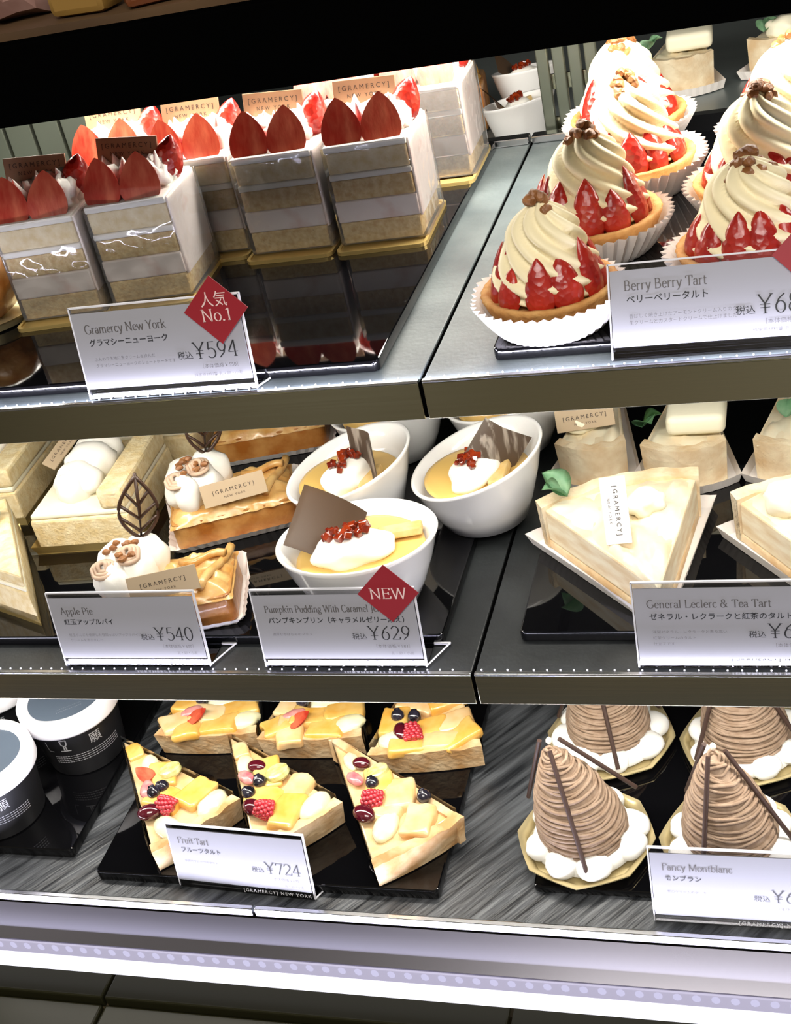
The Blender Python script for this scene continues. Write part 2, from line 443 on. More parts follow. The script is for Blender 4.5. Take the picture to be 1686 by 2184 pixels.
def roman(bm, s, size, M, align='LEFT', sx=1.0, thick=0.062, thin=0.022):
    """letters in the XY plane of M built from strokes that swell on the uprights"""
    wdt = sum(GL[c][0] for c in s) * size * sx
    x0 = {'LEFT': 0, 'CENTER': -wdt / 2, 'RIGHT': -wdt}[align]
    for c in s:
        adv, strokes = GL[c]
        for st in strokes:
            P = [Vector((x0 + p[0] * size * sx, p[1] * size, 0)) for p in st]
            for k, (p, q) in enumerate(zip(P, P[1:])):
                d = q - p
                if d.length < 1e-9: continue
                dn = d.normalized()
                w = size * (thin + (thick - thin) * abs(dn.y) ** 1.3) / 2
                if len(st) > 4:
                    ext = dn * min(d.length * 0.25, 0.012 * size)
                else:
                    ext = dn * 0.0
                n = Vector((-dn.y, dn.x, 0)) * w
                z = Vector((0, 0, 1e-6 * (k % 3)))
                vs = [bm.verts.new(M @ (v + z)) for v in (p - ext - n, q + ext - n, q + ext + n, p - ext + n)]
                bm.faces.new(vs)
        x0 += adv * size * sx


UPRIGHT = Matrix.Rotation(R_(90), 4, 'X')      # text plane XY -> XZ facing -Y


def struct(name, bm, m):
    o = obj(name, bm, m); o['kind'] = 'structure'
    return o


# ------------------------------------------------------------------ the case
def b1(*a, bev=0.0):
    bm = NB(); box(bm, *a, bev=bev); return bm


struct('unseen_wall_left', b1(-0.66, -0.63, -0.05, 0.46, -0.42, 0.17), BLACK)  # unseen side, added to contain the light inside the case
struct('unseen_wall_right', b1(0.50, 0.53, -0.05, 0.46, -0.42, 0.17), BLACK)  # likewise out of view, added to hold the light in
struct('wall_back', b1(-0.66, 0.53, 0.86, 0.88, -0.60, 0.17), mat('dark_back', '#1d211c', 0.5))
struct('ceiling', b1(-0.66, 0.53, 0.0015, 0.88, 0.173, 0.214), BLACK)
XL, XR = -0.63, 0.50


def shelf(x0, x1, z, y0, y1, deckmat, label, fz=0.024):
    t = thing('display_shelf', label, 'shelf', ((x0 + x1) / 2, y0, z))
    cx = (x0 + x1) / 2
    bm = NB(); box(bm, x0 - cx, x1 - cx, 0.0022, y1 - y0, -0.006, 0, bev=0.0008); obj('deck', bm, deckmat, t)
    bm = NB(); box(bm, x0 - cx, x1 - cx, -0.0015, 0.0008, -fz, -0.0005, bev=0.0005); obj('front_fascia', bm, STEEL, t)
    bm = NB(); box(bm, x1 - cx - 0.0005, x1 - cx + 0.0023, 0.0008, y1 - y0, -fz, -0.0015); obj('dark_gap_filler', bm, BLACK, t)  # black filler added so no light shows through the panel gap
    bm = NB(); box(bm, x0 - cx, x1 - cx, -0.0015, 0.0016, -0.0004, 0.0012, bev=0.0004); obj('edge_trim', bm, BRIGHT_STEEL, t)
    bm = NB(); n = int((x1 - x0) / 0.0085)
    for i in range(n):
        x = x0 - cx + 0.004 + i * 0.0085
        b = bmesh.new(); bmesh.ops.create_icosphere(b, subdivisions=1, radius=0.00065)
        merge(bm, b, Matrix.Translation((x, 0.0034, 0.0008)))
    o = obj('led_dots', bm, DOT, t); o['kind'] = 'stuff'
    bm = NB(); box(bm, x0 - cx, x1 - cx, y1 - y0 - 0.012, y1 - y0, 0.0003, 0.0065, bev=0.001); obj('rear_rail', bm, BRIGHT_STEEL, t)
    bm = NB(); box(bm, x0 - cx, x1 - cx, 0.05, 0.085, -0.030, -0.0065, bev=0.002); obj('lamp_housing', bm, BRIGHT_STEEL, t)
    return t


shelf(XL, -0.0012, ZT, -0.0100, 0.410, SLATE, 'upper grey slate shelf under the strawberry shortcakes')
shelf(0.0012, XR, ZT, -0.0100, 0.410, SLATE, 'upper grey slate shelf under the berry tarts')
shelf(XL, -0.0012, ZM, -0.0300, 0.410, DARK_DECK, 'middle dark shelf under the apple pies and pudding cups')
shelf(0.0012, XR, ZM, -0.0300, 0.410, DARK_DECK, 'middle dark shelf under the pale tea tart slices')

# lower deck with its rail and lamp
t = thing('display_deck', 'lower grained grey deck under the fruit tarts and chestnut cakes', 'shelf', (-0.065, -0.065, ZB))
cx = -0.065
obj('deck', b1(XL - cx, XR - cx, 0.002, 0.475, -0.008, 0, bev=0.001), GRAIN, t)
for xa, xb in ((XL, -0.1965), (-0.1945, XR)):
    obj('front_rail', b1(xa - cx, xb - cx, -0.003, 0.0015, -0.006, 0.0016, bev=0.0008), BRIGHT_STEEL, t)
bm = NB(); prism(bm, [(-0.0032, -0.0075), (-0.0032, -0.0105), (-0.0272, -0.0240), (-0.0272, -0.0210)], XL - cx, XR - cx,
                 M=Matrix(((0, 0, 1, 0), (1, 0, 0, 0), (0, 1, 0, 0), (0, 0, 0, 1))))
obj('sloping_ledge', bm, mat('ledge_metal', '#96949f', 0.2, 0.9), t)
lt = thing('lamp_bar', 'long bright white lamp bar along the bottom front of the case', 'lamp', (-0.065, -0.0935, ZB - 0.0285))
obj('diffuser', b1(XL - cx, XR - cx, 0.0, 0.005, -0.0265, -0.0075, bev=0.0015), TUBE, lt)
obj('lens_strip', b1(XL - cx, XR - cx, 0.0, 0.005, -0.0073, 0.0060, bev=0.0008), mat('lilac_lens', '#b9b6d2', 0.3, emit=('#cfcbea', 0.42)), lt)
bm = NB()
for i in range(int((XR - XL) / 0.0125)):
    b = bmesh.new(); bmesh.ops.create_icosphere(b, subdivisions=2, radius=0.0028)
    merge(bm, b, Matrix.Translation((XL - cx + 0.006 + i * 0.0125, 0.0006, 0.0012)) @ Matrix.Diagonal((1.2, 0.5, 1.5, 1)))
o = obj('led_dots', bm, emitter('soft_led', '#e2deff', 0.85), lt, smooth=180); o['kind'] = 'stuff'
obj('housing', b1(XL - cx, XR - cx, 0.0055, 0.05, -0.045, 0.0040, bev=0.001), BRIGHT_STEEL, lt)

PANEL = mat('glossy_dark_panel', '#222114', 0.28, spec=0.12, bump=0.03, bscale=9)
ZL = ZB - 0.0560
for k, (xa, xb) in enumerate(((XL, -0.3216), (-0.3194, -0.0046), (-0.0024, XR))):
    bm = NB(); box(bm, xa, xb, -0.1135, -0.060, ZL - 0.012, ZL, bev=0.0015); box(bm, xa, xb, -0.34, -0.1150, ZL - 0.020, ZL - 0.0055, bev=0.002)
    o = obj('trim_%d' % (k + 1), bm, PANEL); o['kind'] = 'structure'
bm = NB(); box(bm, XL, XR, -0.0815, -0.0800, ZL + 0.0001, ZL + 0.0012); o = obj('trim_4', bm, STEEL); o['kind'] = 'structure'
struct('floor', b1(-1.6, 1.6, -1.6, 0.9, -1.02, -1.0), mat('reflected_floor', '#5a5642', 0.6, col2='#ab9678', scale=2.2))  # unseen; pale patches coloured to give the fascias brown reflections

struct('added_wall_rear', b1(-3.0, 3.0, 1.9, 1.95, -1.0, 2.8), mat('added_dark_wall', '#2e2418', 0.7, col2='#1a1410', scale=1.5))  # unseen dark wall, added so the bottom panels reflect something dark

# top frame and counter
tag(obj('case_top_frame', b1(-0.75, 0.62, -0.012, 0.001, 0.1735, 0.2155, bev=0.001), BLACK),
    'thick matte black bar across the top of the case', 'frame')
tag(obj('counter_top', b1(-0.75, 0.62, 0.0012, 0.60, 0.2145, 0.2195), BROWN), 'brown wooden counter top above the black bar', 'counter')

# rear slatted door frames
def grille(x0, n, w, gap, label):
    t = thing('door_grille', label, 'grille', (x0, 0.418, -0.02))
    for i in range(n):
        x = i * (w + gap)
        obj('slat', b1(x, x + w, 0, 0.006, 0, 0.185, bev=0.001), mat('olive_steel', '#6f7466', 0.35, 0.8), t)
    for z in (0.02, 0.055, 0.09, 0.125, 0.16):
        bm = NB(); box(bm, 0, n * (w + gap), 0.0062, 0.009, z, z + 0.012); obj('cross_bar', bm, STEEL, t)
    return t


grille(0.010, 4, 0.0095, 0.0035, 'grey steel slats behind the berry tarts')
grille(-0.515, 6, 0.026, 0.003, 'grey steel slats behind the far left shortcakes')


def tray(x0, x1, y0, y1, z, h, label):
    cx, cy = (x0 + x1) / 2, (y0 + y1) / 2
    bm = NB(); prism(bm, rrect(x1 - x0, y1 - y0, 0.004, 3), 0, h, bev=0.0012)
    o = obj('serving_tray', bm, BLACK_GLOSS); o.location = (cx, cy, z + 0.0004)
    return tag(o, label, 'tray', 'black serving trays')


tray(-0.50, -0.028, 0.005, 0.396, ZT, 0.0076, 'glossy black tray under the strawberry shortcakes')
tray(0.040, 0.30, 0.008, 0.396, ZT, 0.0076, 'glossy black tray under the berry tarts')
tray(-0.52, -0.025, 0.000, 0.39, ZM, 0.0076, 'glossy black tray under the apple pies and pudding cups')
tray(0.026, 0.32, 0.002, 0.39, ZM, 0.0076, 'glossy black tray under the tea tart slices')
tray(-0.58, -0.366, -0.028, 0.36, ZB, 0.0090, 'glossy black tray under the black ice cream cups')
tray(-0.335, -0.055, -0.048, 0.36, ZB, 0.0090, 'glossy black tray under the fruit tart slices')
tray(0.012, 0.34, -0.036, 0.36, ZB, 0.0060, 'glossy black tray under the chestnut cream cakes')
TT = ZT + 0.0081; TM = ZM + 0.0081; TB = ZB + 0.0095; TC = ZB + 0.0066


# ------------------------------------------------------------------ fruit shapes
def berry_profile(L, r, n=14):
    out = []
    for i in range(n + 1):
        t = i / n                       # 0 = stem end (bottom), 1 = tip
        rr = r * (0.70 + 0.30 * math.sin(t / 0.26 * math.pi / 2) if t < 0.26 else (1 - ((t - 0.26) / 0.74) ** 2.0) ** 0.80)
        out.append((max(rr, 0.0004), t * L))
    return out


def half_berry(bm, L, r, M):
    """strawberry half, flat face towards -Y, tip up"""
    b = bmesh.new(); prof = berry_profile(L, r); n = 12; rows = []
    for (rr, z) in prof:
        rows.append([(rr * math.cos(math.pi * i / n), 0.62 * rr * math.sin(math.pi * i / n), z) for i in range(n + 1)])
    V = [[b.verts.new(p) for p in rw] for rw in rows]
    for a, c in zip(V, V[1:]):
        for i in range(n): b.faces.new((a[i], a[i + 1], c[i + 1], c[i]))
    rim = [v[0] for v in V] + [v[-1] for v in V[::-1]]
    f = b.faces.new(rim[::-1]); f.material_index = 1
    b.faces.new(V[0][::-1]); b.faces.new(V[-1])
    me = bpy.data.meshes.new('x'); b.transform(M); b.to_mesh(me); b.free(); bm.from_mesh(me); bpy.data.meshes.remove(me)


def whole_berry(bm, L, r, M):
    lathe(bm, berry_profile(L, r), 18, None, True, True, M)


# ------------------------------------------------------------------ strawberry shortcake
def make_shortcake(seed, label, loc, rz=0):
    rr = random.Random(seed)
    t = thing('strawberry_shortcake', label, 'cake', loc, rz, 'strawberry shortcakes')
    w, d = 0.058, 0.062
    # gold card, cake stands on it; front is -Y
    bm = NB(); prism(bm, rrect(0.066, 0.085, 0.006, 4, 0.0, 0.0), 0.0, 0.0014)
    ring_o, ring_i = rrect(0.066, 0.085, 0.006, 4), rrect(0.0615, 0.0805, 0.005, 4)
    b = bmesh.new()
    grid(b, [[(*p, 0.0012) for p in ring_o], [(*p, 0.0028) for p in ring_o], [(*p, 0.0028) for p in ring_i], [(*p, 0.0013) for p in ring_i]])
    merge(bm, b); obj('gold_tray', bm, GOLD, t)
    y0, y1 = -d / 2 + 0.003, d / 2 + 0.003
    z = 0.0030
    lay = [('sponge_layer', 0.0155, SPONGE), ('cream_layer', 0.0155, PINK_CREAM), ('sponge_layer', 0.0150, SPONGE),
           ('cream_layer', 0.0045, CREAM), ('sponge_layer', 0.0150, SPONGE_LIGHT), ('top_cream', 0.0050, CREAM)]
    for i, (nm, h, m) in enumerate(lay):
        g = 0.0006 if nm != 'sponge_layer' else 0.0
        bm = NB(); box(bm, -w / 2 - g, w / 2 + g, y0 - g, y1 + g, z, z + h - 0.0001, bev=0.0012); obj(nm, bm, m, t)
        if i == 1:
            for px in (-0.0175, 0.0215) if seed % 2 else (-0.0185,):
                bm = NB(); half_berry(bm, 0.011, 0.0060, rot(0, 82 + 20 * rr.random(), 0, (px - 0.005, y0 - 0.0003, z + 0.0065)))
                obj('embedded_strawberry', bm, [STRAW, BURIED], t)
        z += h
    top = z
    # whole side of cream on the right
    bm = NB(); box(bm, w / 2 + 0.0004, w / 2 + 0.0022, y0 + 0.001, y1 - 0.001, 0.0172, top - 0.001, bev=0.0008); obj('side_cream', bm, PINK_CREAM, t)
    # clear film
    bm = NB(); b = bmesh.new(); rows = []
    q = rrect(w + 0.0068, d + 0.0030, 0.003, 4, 0.0006, 0.003)
    path = []
    for i in range(len(q)):
        a, c = Vector(q[i]), Vector(q[(i + 1) % len(q)]); n = max(1, int((c - a).length / 0.004))
        for k in range(n): path.append(a.lerp(c, k / n))
    for k in range(13):
        zz = 0.003 + (top - 0.0045) * k / 12
        rows.append([(p.x * (1 + 0.012 * noise.noise(Vector((p.x * 90, p.y * 90, zz * 110 + seed)))),
                      p.y + 0.0007 * noise.noise(Vector((p.x * 110, p.y * 60, zz * 130 + seed * 2))), zz) for p in path])
    grid(b, rows); merge(bm, b); obj('film_wrap', bm, FILM, t, smooth=180)
    # piped cream with peaks
    bm = NB()
    for k in range(9):
        px, py = (rr.uniform(-0.016, 0.018), rr.uniform(-0.008, 0.018)) if k < 6 else (rr.uniform(0.013, 0.021), -0.002 + 0.010 * (k - 6))
        blob(bm, (px, py, top + 0.006), (0.011, 0.010, 0.013), 0.5, 2.4, 3, seed + k * 3.1)
    for k in range(5):
        px, py = -0.018 + 0.009 * k + rr.uniform(-0.002, 0.002), rr.uniform(-0.008, 0.006)
        lathe(bm, [(0.0062, 0), (0.0058, 0.006), (0.0036, 0.011), (0.0012, 0.0165), (0.0003, 0.0185)], 10,
              lambda t_, r, z_, k_: (r * (1 + 0.22 * math.cos(5 * t_ + 90 * z_)), z_), True, True,
              rot(rr.uniform(-14, 14), rr.uniform(-16, 16), 0, (px, py, top + 0.0055)))
    obj('piped_cream', bm, CREAM, t, smooth=180)
    for px, a in ((-0.0145, -7 + rr.uniform(-4, 4)), (0.0125, 2 + rr.uniform(-4, 4))):
        bm = NB(); half_berry(bm, 0.0335, 0.0142, rot(-24, a, rr.uniform(-6, 6), (px, -0.0262, top - 0.0025)))
        obj('halved_strawberry', bm, [STRAW, STRAW_CUT], t, smooth=50)
    bm = NB(); whole_berry(bm, 0.031, 0.0110, rot(4, 24, 0, (0.0190, 0.012, top + 0.001))); obj('whole_strawberry', bm, STRAW, t, smooth=180)
    P = rot(-14, 3 + rr.uniform(-3, 3), rr.uniform(-4, 4), (-0.003, 0.0085, top + 0.0160))
    bm = NB(); box(bm, -0.0225, 0.0225, -0.0009, 0.0009, -0.006, 0.0165, bev=0.0003, M=P); pl = obj('chocolate_plaque', bm, CHOC_TAG, t)
    bm = NB()
    text_into(bm, '[GRAMERCY]', 0.0046, P @ Matrix.Translation((0, -0.0011, 0.0095)) @ UPRIGHT, 'CENTER', sp=1.5)
    text_into(bm, 'NEW YORK', 0.0036, P @ Matrix.Translation((0, -0.0011, 0.0045)) @ UPRIGHT, 'CENTER', sp=1.5)
    obj('lettering', bm, INK, pl, smooth=0)
    return t


CAKES = [
    (1, -0.2265, 0.1510, 5, 'strawberry shortcake just behind the red-diamond popular number one sign'),
    (2, -0.2905, 0.1350, 6, 'front strawberry shortcake at the left, beside the one behind the red-diamond sign'),
    (3, -0.2090, 0.2270, 2, 'strawberry shortcake in the second row directly behind the front right shortcake'),
    (4, -0.1400, 0.2160, 1, 'second-row strawberry shortcake standing alone above the dark tray reflection, left of the end one'),
    (5, -0.0715, 0.2165, 2, 'second-row strawberry shortcake at the right end beside the tray edge'),
    (6, -0.0600, 0.3360, 1, 'brightest strawberry shortcake in the back row at the right tray edge'),
    (7, -0.2800, 0.2430, 3, 'second-row strawberry shortcake at the left with only strawberries and plaque showing'),
    (8, -0.1320, 0.3360, 1, 'back-row strawberry shortcake mostly hidden behind the right second-row pair'),
]
for s, x, y, a, lb in CAKES:
    make_shortcake(s, lb, (x, y, TT), a)


# ------------------------------------------------------------------ berry tart
def pleated(bm, r0, z0, r1, z1, n=44, amp=0.0016, M=None, wob=0.0, seed=0):
    rows = []
    m = n * 2; b = bmesh.new()
    for k in range(6):
        f = k / 5; row = []
        for i in range(m):
            t = 2 * math.pi * i / m
            a = amp * (0.4 + f) * (1 if i % 2 else -1)
            w = wob * f * noise.noise(Vector((math.cos(t) * 1.5, math.sin(t) * 1.5, seed)))
            r = r0 + (r1 - r0) * f + a + w
            row.append((r * math.cos(t), r * math.sin(t), z0 + (z1 - z0) * f ** 1.2 + w * 0.6))
        rows.append(row)
    grid(b, rows, True, True, False); merge(bm, b, M)


def swirl(bm, R, H, ribs=9, twist=2.2, amp=0.12, n=108, rows=34, M=None, sharp=1.0):
    def fn(t, r, z, k):
        f = z / H
        s = abs(math.sin(0.5 * ribs * (t + twist * f ** 0.8)))
        return r * (1 + amp * (1.0 - 2 * (1 - s) ** 1.1) * (0.55 + 0.8 * f)), z + 0.0012 * s * (1 - f)
    prof = []
    for k in range(rows + 1):
        f = k / rows
        r = R * (1 - f ** 2.0) ** 0.72 * (1 + 0.07 * math.sin(f * 9.5))
        prof.append((max(r, 0.0006), H * f))
    lathe(bm, prof, n, fn, True, True, M)


def make_tart(seed, label, loc, rz=0, H=0.052):
    rr = random.Random(seed * 11)
    t = thing('berry_tart', label, 'tart', loc, rz, 'berry tarts')
    bm = NB(); pleated(bm, 0.0315, 0.0004, 0.0450, 0.0205, 44, 0.0013, wob=0.004, seed=seed); obj('paper_cup', bm, CUP_PAPER, t, smooth=0)
    bm = NB()
    lathe(bm, [(0.0295, 0.0016), (0.0345, 0.010), (0.0385, 0.0195), (0.0395, 0.0215), (0.0385, 0.0228), (0.0350, 0.0222), (0.033, 0.019)], 64,
          lambda a, r, z, k: (r + 0.0003 * math.cos(32 * a) * (k > 1), z + 0.0005 * noise.noise(Vector((math.cos(a) * 3, math.sin(a) * 3, seed)))))
    obj('tart_shell', bm, PASTRY, t, smooth=180)
    bm = NB(); swirl(bm, 0.0282, H, 9, 3.3 + rr.random() * 0.6, 0.14, M=rot(0, 3, 0, (0, 0, 0.0195))); obj('cream_swirl', bm, CUSTARD_CREAM, t, smooth=180)
    n = 11
    for i in range(n):
        a = 360 * i / n + rr.uniform(-6, 6)
        L = rr.uniform(0.022, 0.034)
        M = Matrix.Rotation(R_(a), 4, 'Z') @ rot(0, -16 + rr.uniform(-6, 6), 0, (0.0305, 0, 0.0180)) @ Matrix.Rotation(R_(-90), 4, 'Z')
        bm = NB(); half_berry(bm, L, rr.uniform(0.0078, 0.0096), M)
        obj('strawberry_piece', bm, [STRAW, STRAW], t, smooth=50)
    for i in range(18):
        a = rr.uniform(-2.4, 3.2); q = rr.uniform(0.001, 0.012)
        hz = 0.0195 + H * (1 - (q / 0.0285) ** 1.35) + 0.0034
        bm = NB(); blob(bm, (q * math.cos(a), q * math.sin(a), hz), (rr.uniform(0.0028, 0.0046), rr.uniform(0.0024, 0.0036), 0.0030), 0.35, 2, 2, i + seed); obj('nut_piece', bm, NUT, t)
    return t


TARTS = [
    (1, 0.0720, 0.0370, 0.046, 'front left berry tart in white paper beside the berry tart sign'),
    (2, 0.0850, 0.1410, 0.050, 'berry tart second from the front in the left column'),
    (3, 0.1000, 0.2430, 0.050, 'berry tart third from the front in the left column'),
    (4, 0.0880, 0.3440, 0.052, 'tallest and rearmost berry tart in the left column before the steel slats'),
    (5, 0.1840, 0.0720, 0.046, 'berry tart partly hidden behind the top edge of the berry tart sign'),
    (6, 0.1880, 0.1770, 0.050, 'berry tart second from the front in the right column'),
    (7, 0.2050, 0.2820, 0.050, 'berry tart third from the front in the right column at the picture edge'),
]
for s, x, y, h, lb in TARTS:
    make_tart(s, lb, (x, y, TT), s * 37, h + 0.002).scale = (1.0, 1.0, 1.1) if s == 1 else (1.10, 1.10, 1.10)


# ------------------------------------------------------------------ price signs
def price_sign(label, loc, title, kana, lines, tax, price, small, sticker=None, H=0.058, lean=12, foot_logo=True, rz=0, tsize=0.0078):
    t = thing('price_sign', label, 'sign', loc, rz, 'price signs along the shelf edges')
    Wd = 0.1135; w2 = Wd / 2
    T = Matrix.Rotation(R_(-lean), 4, 'X')
    bm = NB(); box(bm, -w2, w2, 0.0004, 0.0018, 0, H, M=T); obj('clear_panel', bm, ACRYLIC, t, smooth=0)
    bm = NB()
    box(bm, -w2 - 0.0003, -w2 + 0.0007, 0.0002, 0.0020, 0, H, M=T); box(bm, w2 - 0.0007, w2 + 0.0003, 0.0002, 0.0020, 0, H, M=T)
    box(bm, -w2, w2, 0.0002, 0.0020, H - 0.0008, H + 0.0002, M=T); obj('panel_edge', bm, ACRYLIC_EDGE, t, smooth=0)
    # clear foot behind
    bm = NB(); box(bm, -w2, w2, 0.0, 0.0255, -0.0004, 0.0006); obj('clear_foot', bm, ACRYLIC, t, smooth=0)
    bm = NB(); box(bm, w2 - 0.0004, w2 + 0.0110, 0.0235, 0.0247, -0.0004, 0.0010)
    tube(bm, [(w2, 0.0005, 0.0008), (w2 + 0.0110, 0.024, 0.0008)], 0.0006, 6); obj('foot_edge', bm, ACRYLIC_EDGE, t, smooth=0)
    c0, c1 = 0.0068, H - 0.0038
    bm = NB(); box(bm, -w2 + 0.0012, w2 - 0.0012, -0.0006, 0.0001, c0, c1, M=T); cd = obj('card', bm, PAPER, t, smooth=0)
    Y = -0.0009

    def at(x, z): return T @ Matrix.Translation((x, Y, z)) @ UPRIGHT
    ch = c1 - c0
    bm = NB(); roman(bm, title, tsize * 1.02, at(-w2 + 0.0085, c0 + ch * 0.735), sx=0.84 if len(title) < 30 else 0.74, thick=0.085, thin=0.03); obj('title_lettering', bm, GREY_INK, cd, smooth=0)
    bm = NB(); text_into(bm, kana, 0.0049, at(-w2 + 0.0095, c0 + ch * 0.575), off=0.00005); obj('name_lettering', bm, BLACK_INK, cd, smooth=0)
    bm = NB()
    for k, s in enumerate(lines): text_into(bm, s, 0.0026, at(-w2 + 0.0105, c0 + ch * (0.375 - 0.085 * k)), off=-0.00004)
    text_into(bm, small[0], 0.0032, at(w2 - 0.0065, c0 + ch * 0.175), 'RIGHT', off=-0.00004)
    text_into(bm, small[1], 0.0026, at(w2 - 0.0065, c0 + ch * 0.07), 'RIGHT', off=-0.00004)
    obj('small_lettering', bm, GREY_INK, cd, smooth=0)
    bm = NB(); text_into(bm, tax, 0.0052, at(w2 - 0.0365, c0 + ch * 0.315), 'RIGHT'); roman(bm, price, 0.0150, at(w2 - 0.0065, c0 + ch * 0.30), 'RIGHT', sx=0.92)
    obj('price_lettering', bm, BLACK_INK, cd, smooth=0)
    if foot_logo:
        bm = NB(); text_into(bm, '[GRAMERCY] NEW YORK', 0.0040, at(w2 - 0.002, 0.0022), 'RIGHT', sp=1.28); obj('logo_lettering', bm, WHITE_INK, t, smooth=0)
    if sticker:
        words, sx_, sz_ = sticker
        r = 0.0205
        poly = [(r, 0), (0, r), (-r, 0), (0, -r)]
        Ms = T @ Matrix.Translation((sx_, -0.0014, sz_)) @ UPRIGHT
        bm = NB(); prism(bm, poly, 0, 0.0006, M=Ms); st = obj('red_diamond', bm, RED_CARD, t, smooth=0)
        bm = NB()
        if not words: bm.free(); return t
        for s, size, dz in words:
            Mw = T @ Matrix.Translation((sx_, -0.0023, sz_ + dz)) @ UPRIGHT
            if s[0] in GL: roman(bm, s, size * 1.12, Mw, 'CENTER', thick=0.085, thin=0.03)
            else: text_into(bm, s, size, Mw, 'CENTER', sx=0.9)
        obj('diamond_lettering', bm, mat('pink_ink', '#e3c4c0', 0.5), st, smooth=0)
    return t


S_ = [
    dict(label='price sign with red popular number one diamond and 594 yen before the shortcakes', loc=(-0.1595, -0.0056, 0.0006), H=0.0585, lean=10, foot_logo=False,
         title='Gramercy New York', kana='グラマシーニューヨーク', lines=['ふんわり生地に生クリームを挟んだ', 'グラマシーニューヨークのショートケーキです'],
         tax='税込', price='¥594', small=['［本体価格￥550］', '特定原材料等 乳・卵・小麦'],
         sticker=([('人気', 0.0098, 0.0030), ('No.1', 0.0098, -0.0065)], 0.0415, 0.0500)),
    dict(label='price sign reading Berry Berry Tart before the berry tarts', loc=(0.1654, -0.0020, 0.0006), H=0.0520, lean=24, foot_logo=False,
         title='Berry Berry Tart', kana='ベリーベリータルト', lines=['香ばしく焼き上げたアーモンドクリーム入りのタルトに', '生クリームとカスタードクリームで仕上げました'],
         tax='税込', price='¥680', small=['［本体価格￥630］', '特定原材料等 乳・卵・小麦'],
         sticker=([], 0.0500, 0.0490)),
    dict(label='price sign reading Apple Pie and 540 yen before the apple pie', loc=(-0.2434, -0.0244, ZM + 0.0014), H=0.0585, lean=9,
         title='Apple Pie', kana='紅玉アップルパイ', lines=['紅玉りんごを使用した甘酸っぱいアップルパイに', 'クリームを添えました'],
         tax='税込', price='¥540', small=['［本体価格￥500］', '乳・卵・小麦']),
    dict(label='price sign with red NEW diamond and 629 yen before the pudding cups', loc=(-0.0883, -0.0249, ZM + 0.0014), H=0.0585, lean=9,
         title='Pumpkin Pudding With Caramel Jelly', kana='パンプキンプリン（キャラメルゼリー添え）', lines=['濃厚なかぼちゃのプリン'],
         tax='税込', price='¥629', small=['［本体価格￥583］', '乳・卵・小麦'], tsize=0.0074,
         sticker=([('NEW', 0.0100, -0.0035)], 0.0400, 0.0555)),
    dict(label='price sign before the pale tea tart slices on the middle shelf', loc=(0.1618, -0.0247, ZM + 0.0014), H=0.0605, lean=6,
         title='General Leclerc & Tea Tart', kana='ゼネラル・レクラークと紅茶のタルト', lines=['洋梨ゼネラル・レクラークと香り高い', '紅茶クリームのタルト', '仕立てです'],
         tax='税込', price='¥680', small=['［本体価格￥630］', '乳・卵・小麦']),
    dict(label='bright price sign showing 724 yen before the fruit tart slices', loc=(-0.2058, -0.0525, ZB + 0.0014), H=0.0580, lean=10, rz=-3,
         title='Fruit Tart', kana='フルーツタルト', lines=['季節のフルーツのタルト'],
         tax='税込', price='¥724', small=['［本体価格￥670］', '乳・卵・小麦']),
    dict(label='bright price sign before the front chestnut cream cakes', loc=(0.1551, -0.0555, ZB + 0.0014), H=0.0630, lean=8,
         title='Fancy Montblanc', kana='モンブラン', lines=['栗のクリームのケーキ'],
         tax='税込', price='¥680', small=['［本体価格￥630］', '乳・卵・小麦']),
]
for kw in S_:
    price_sign(**kw)


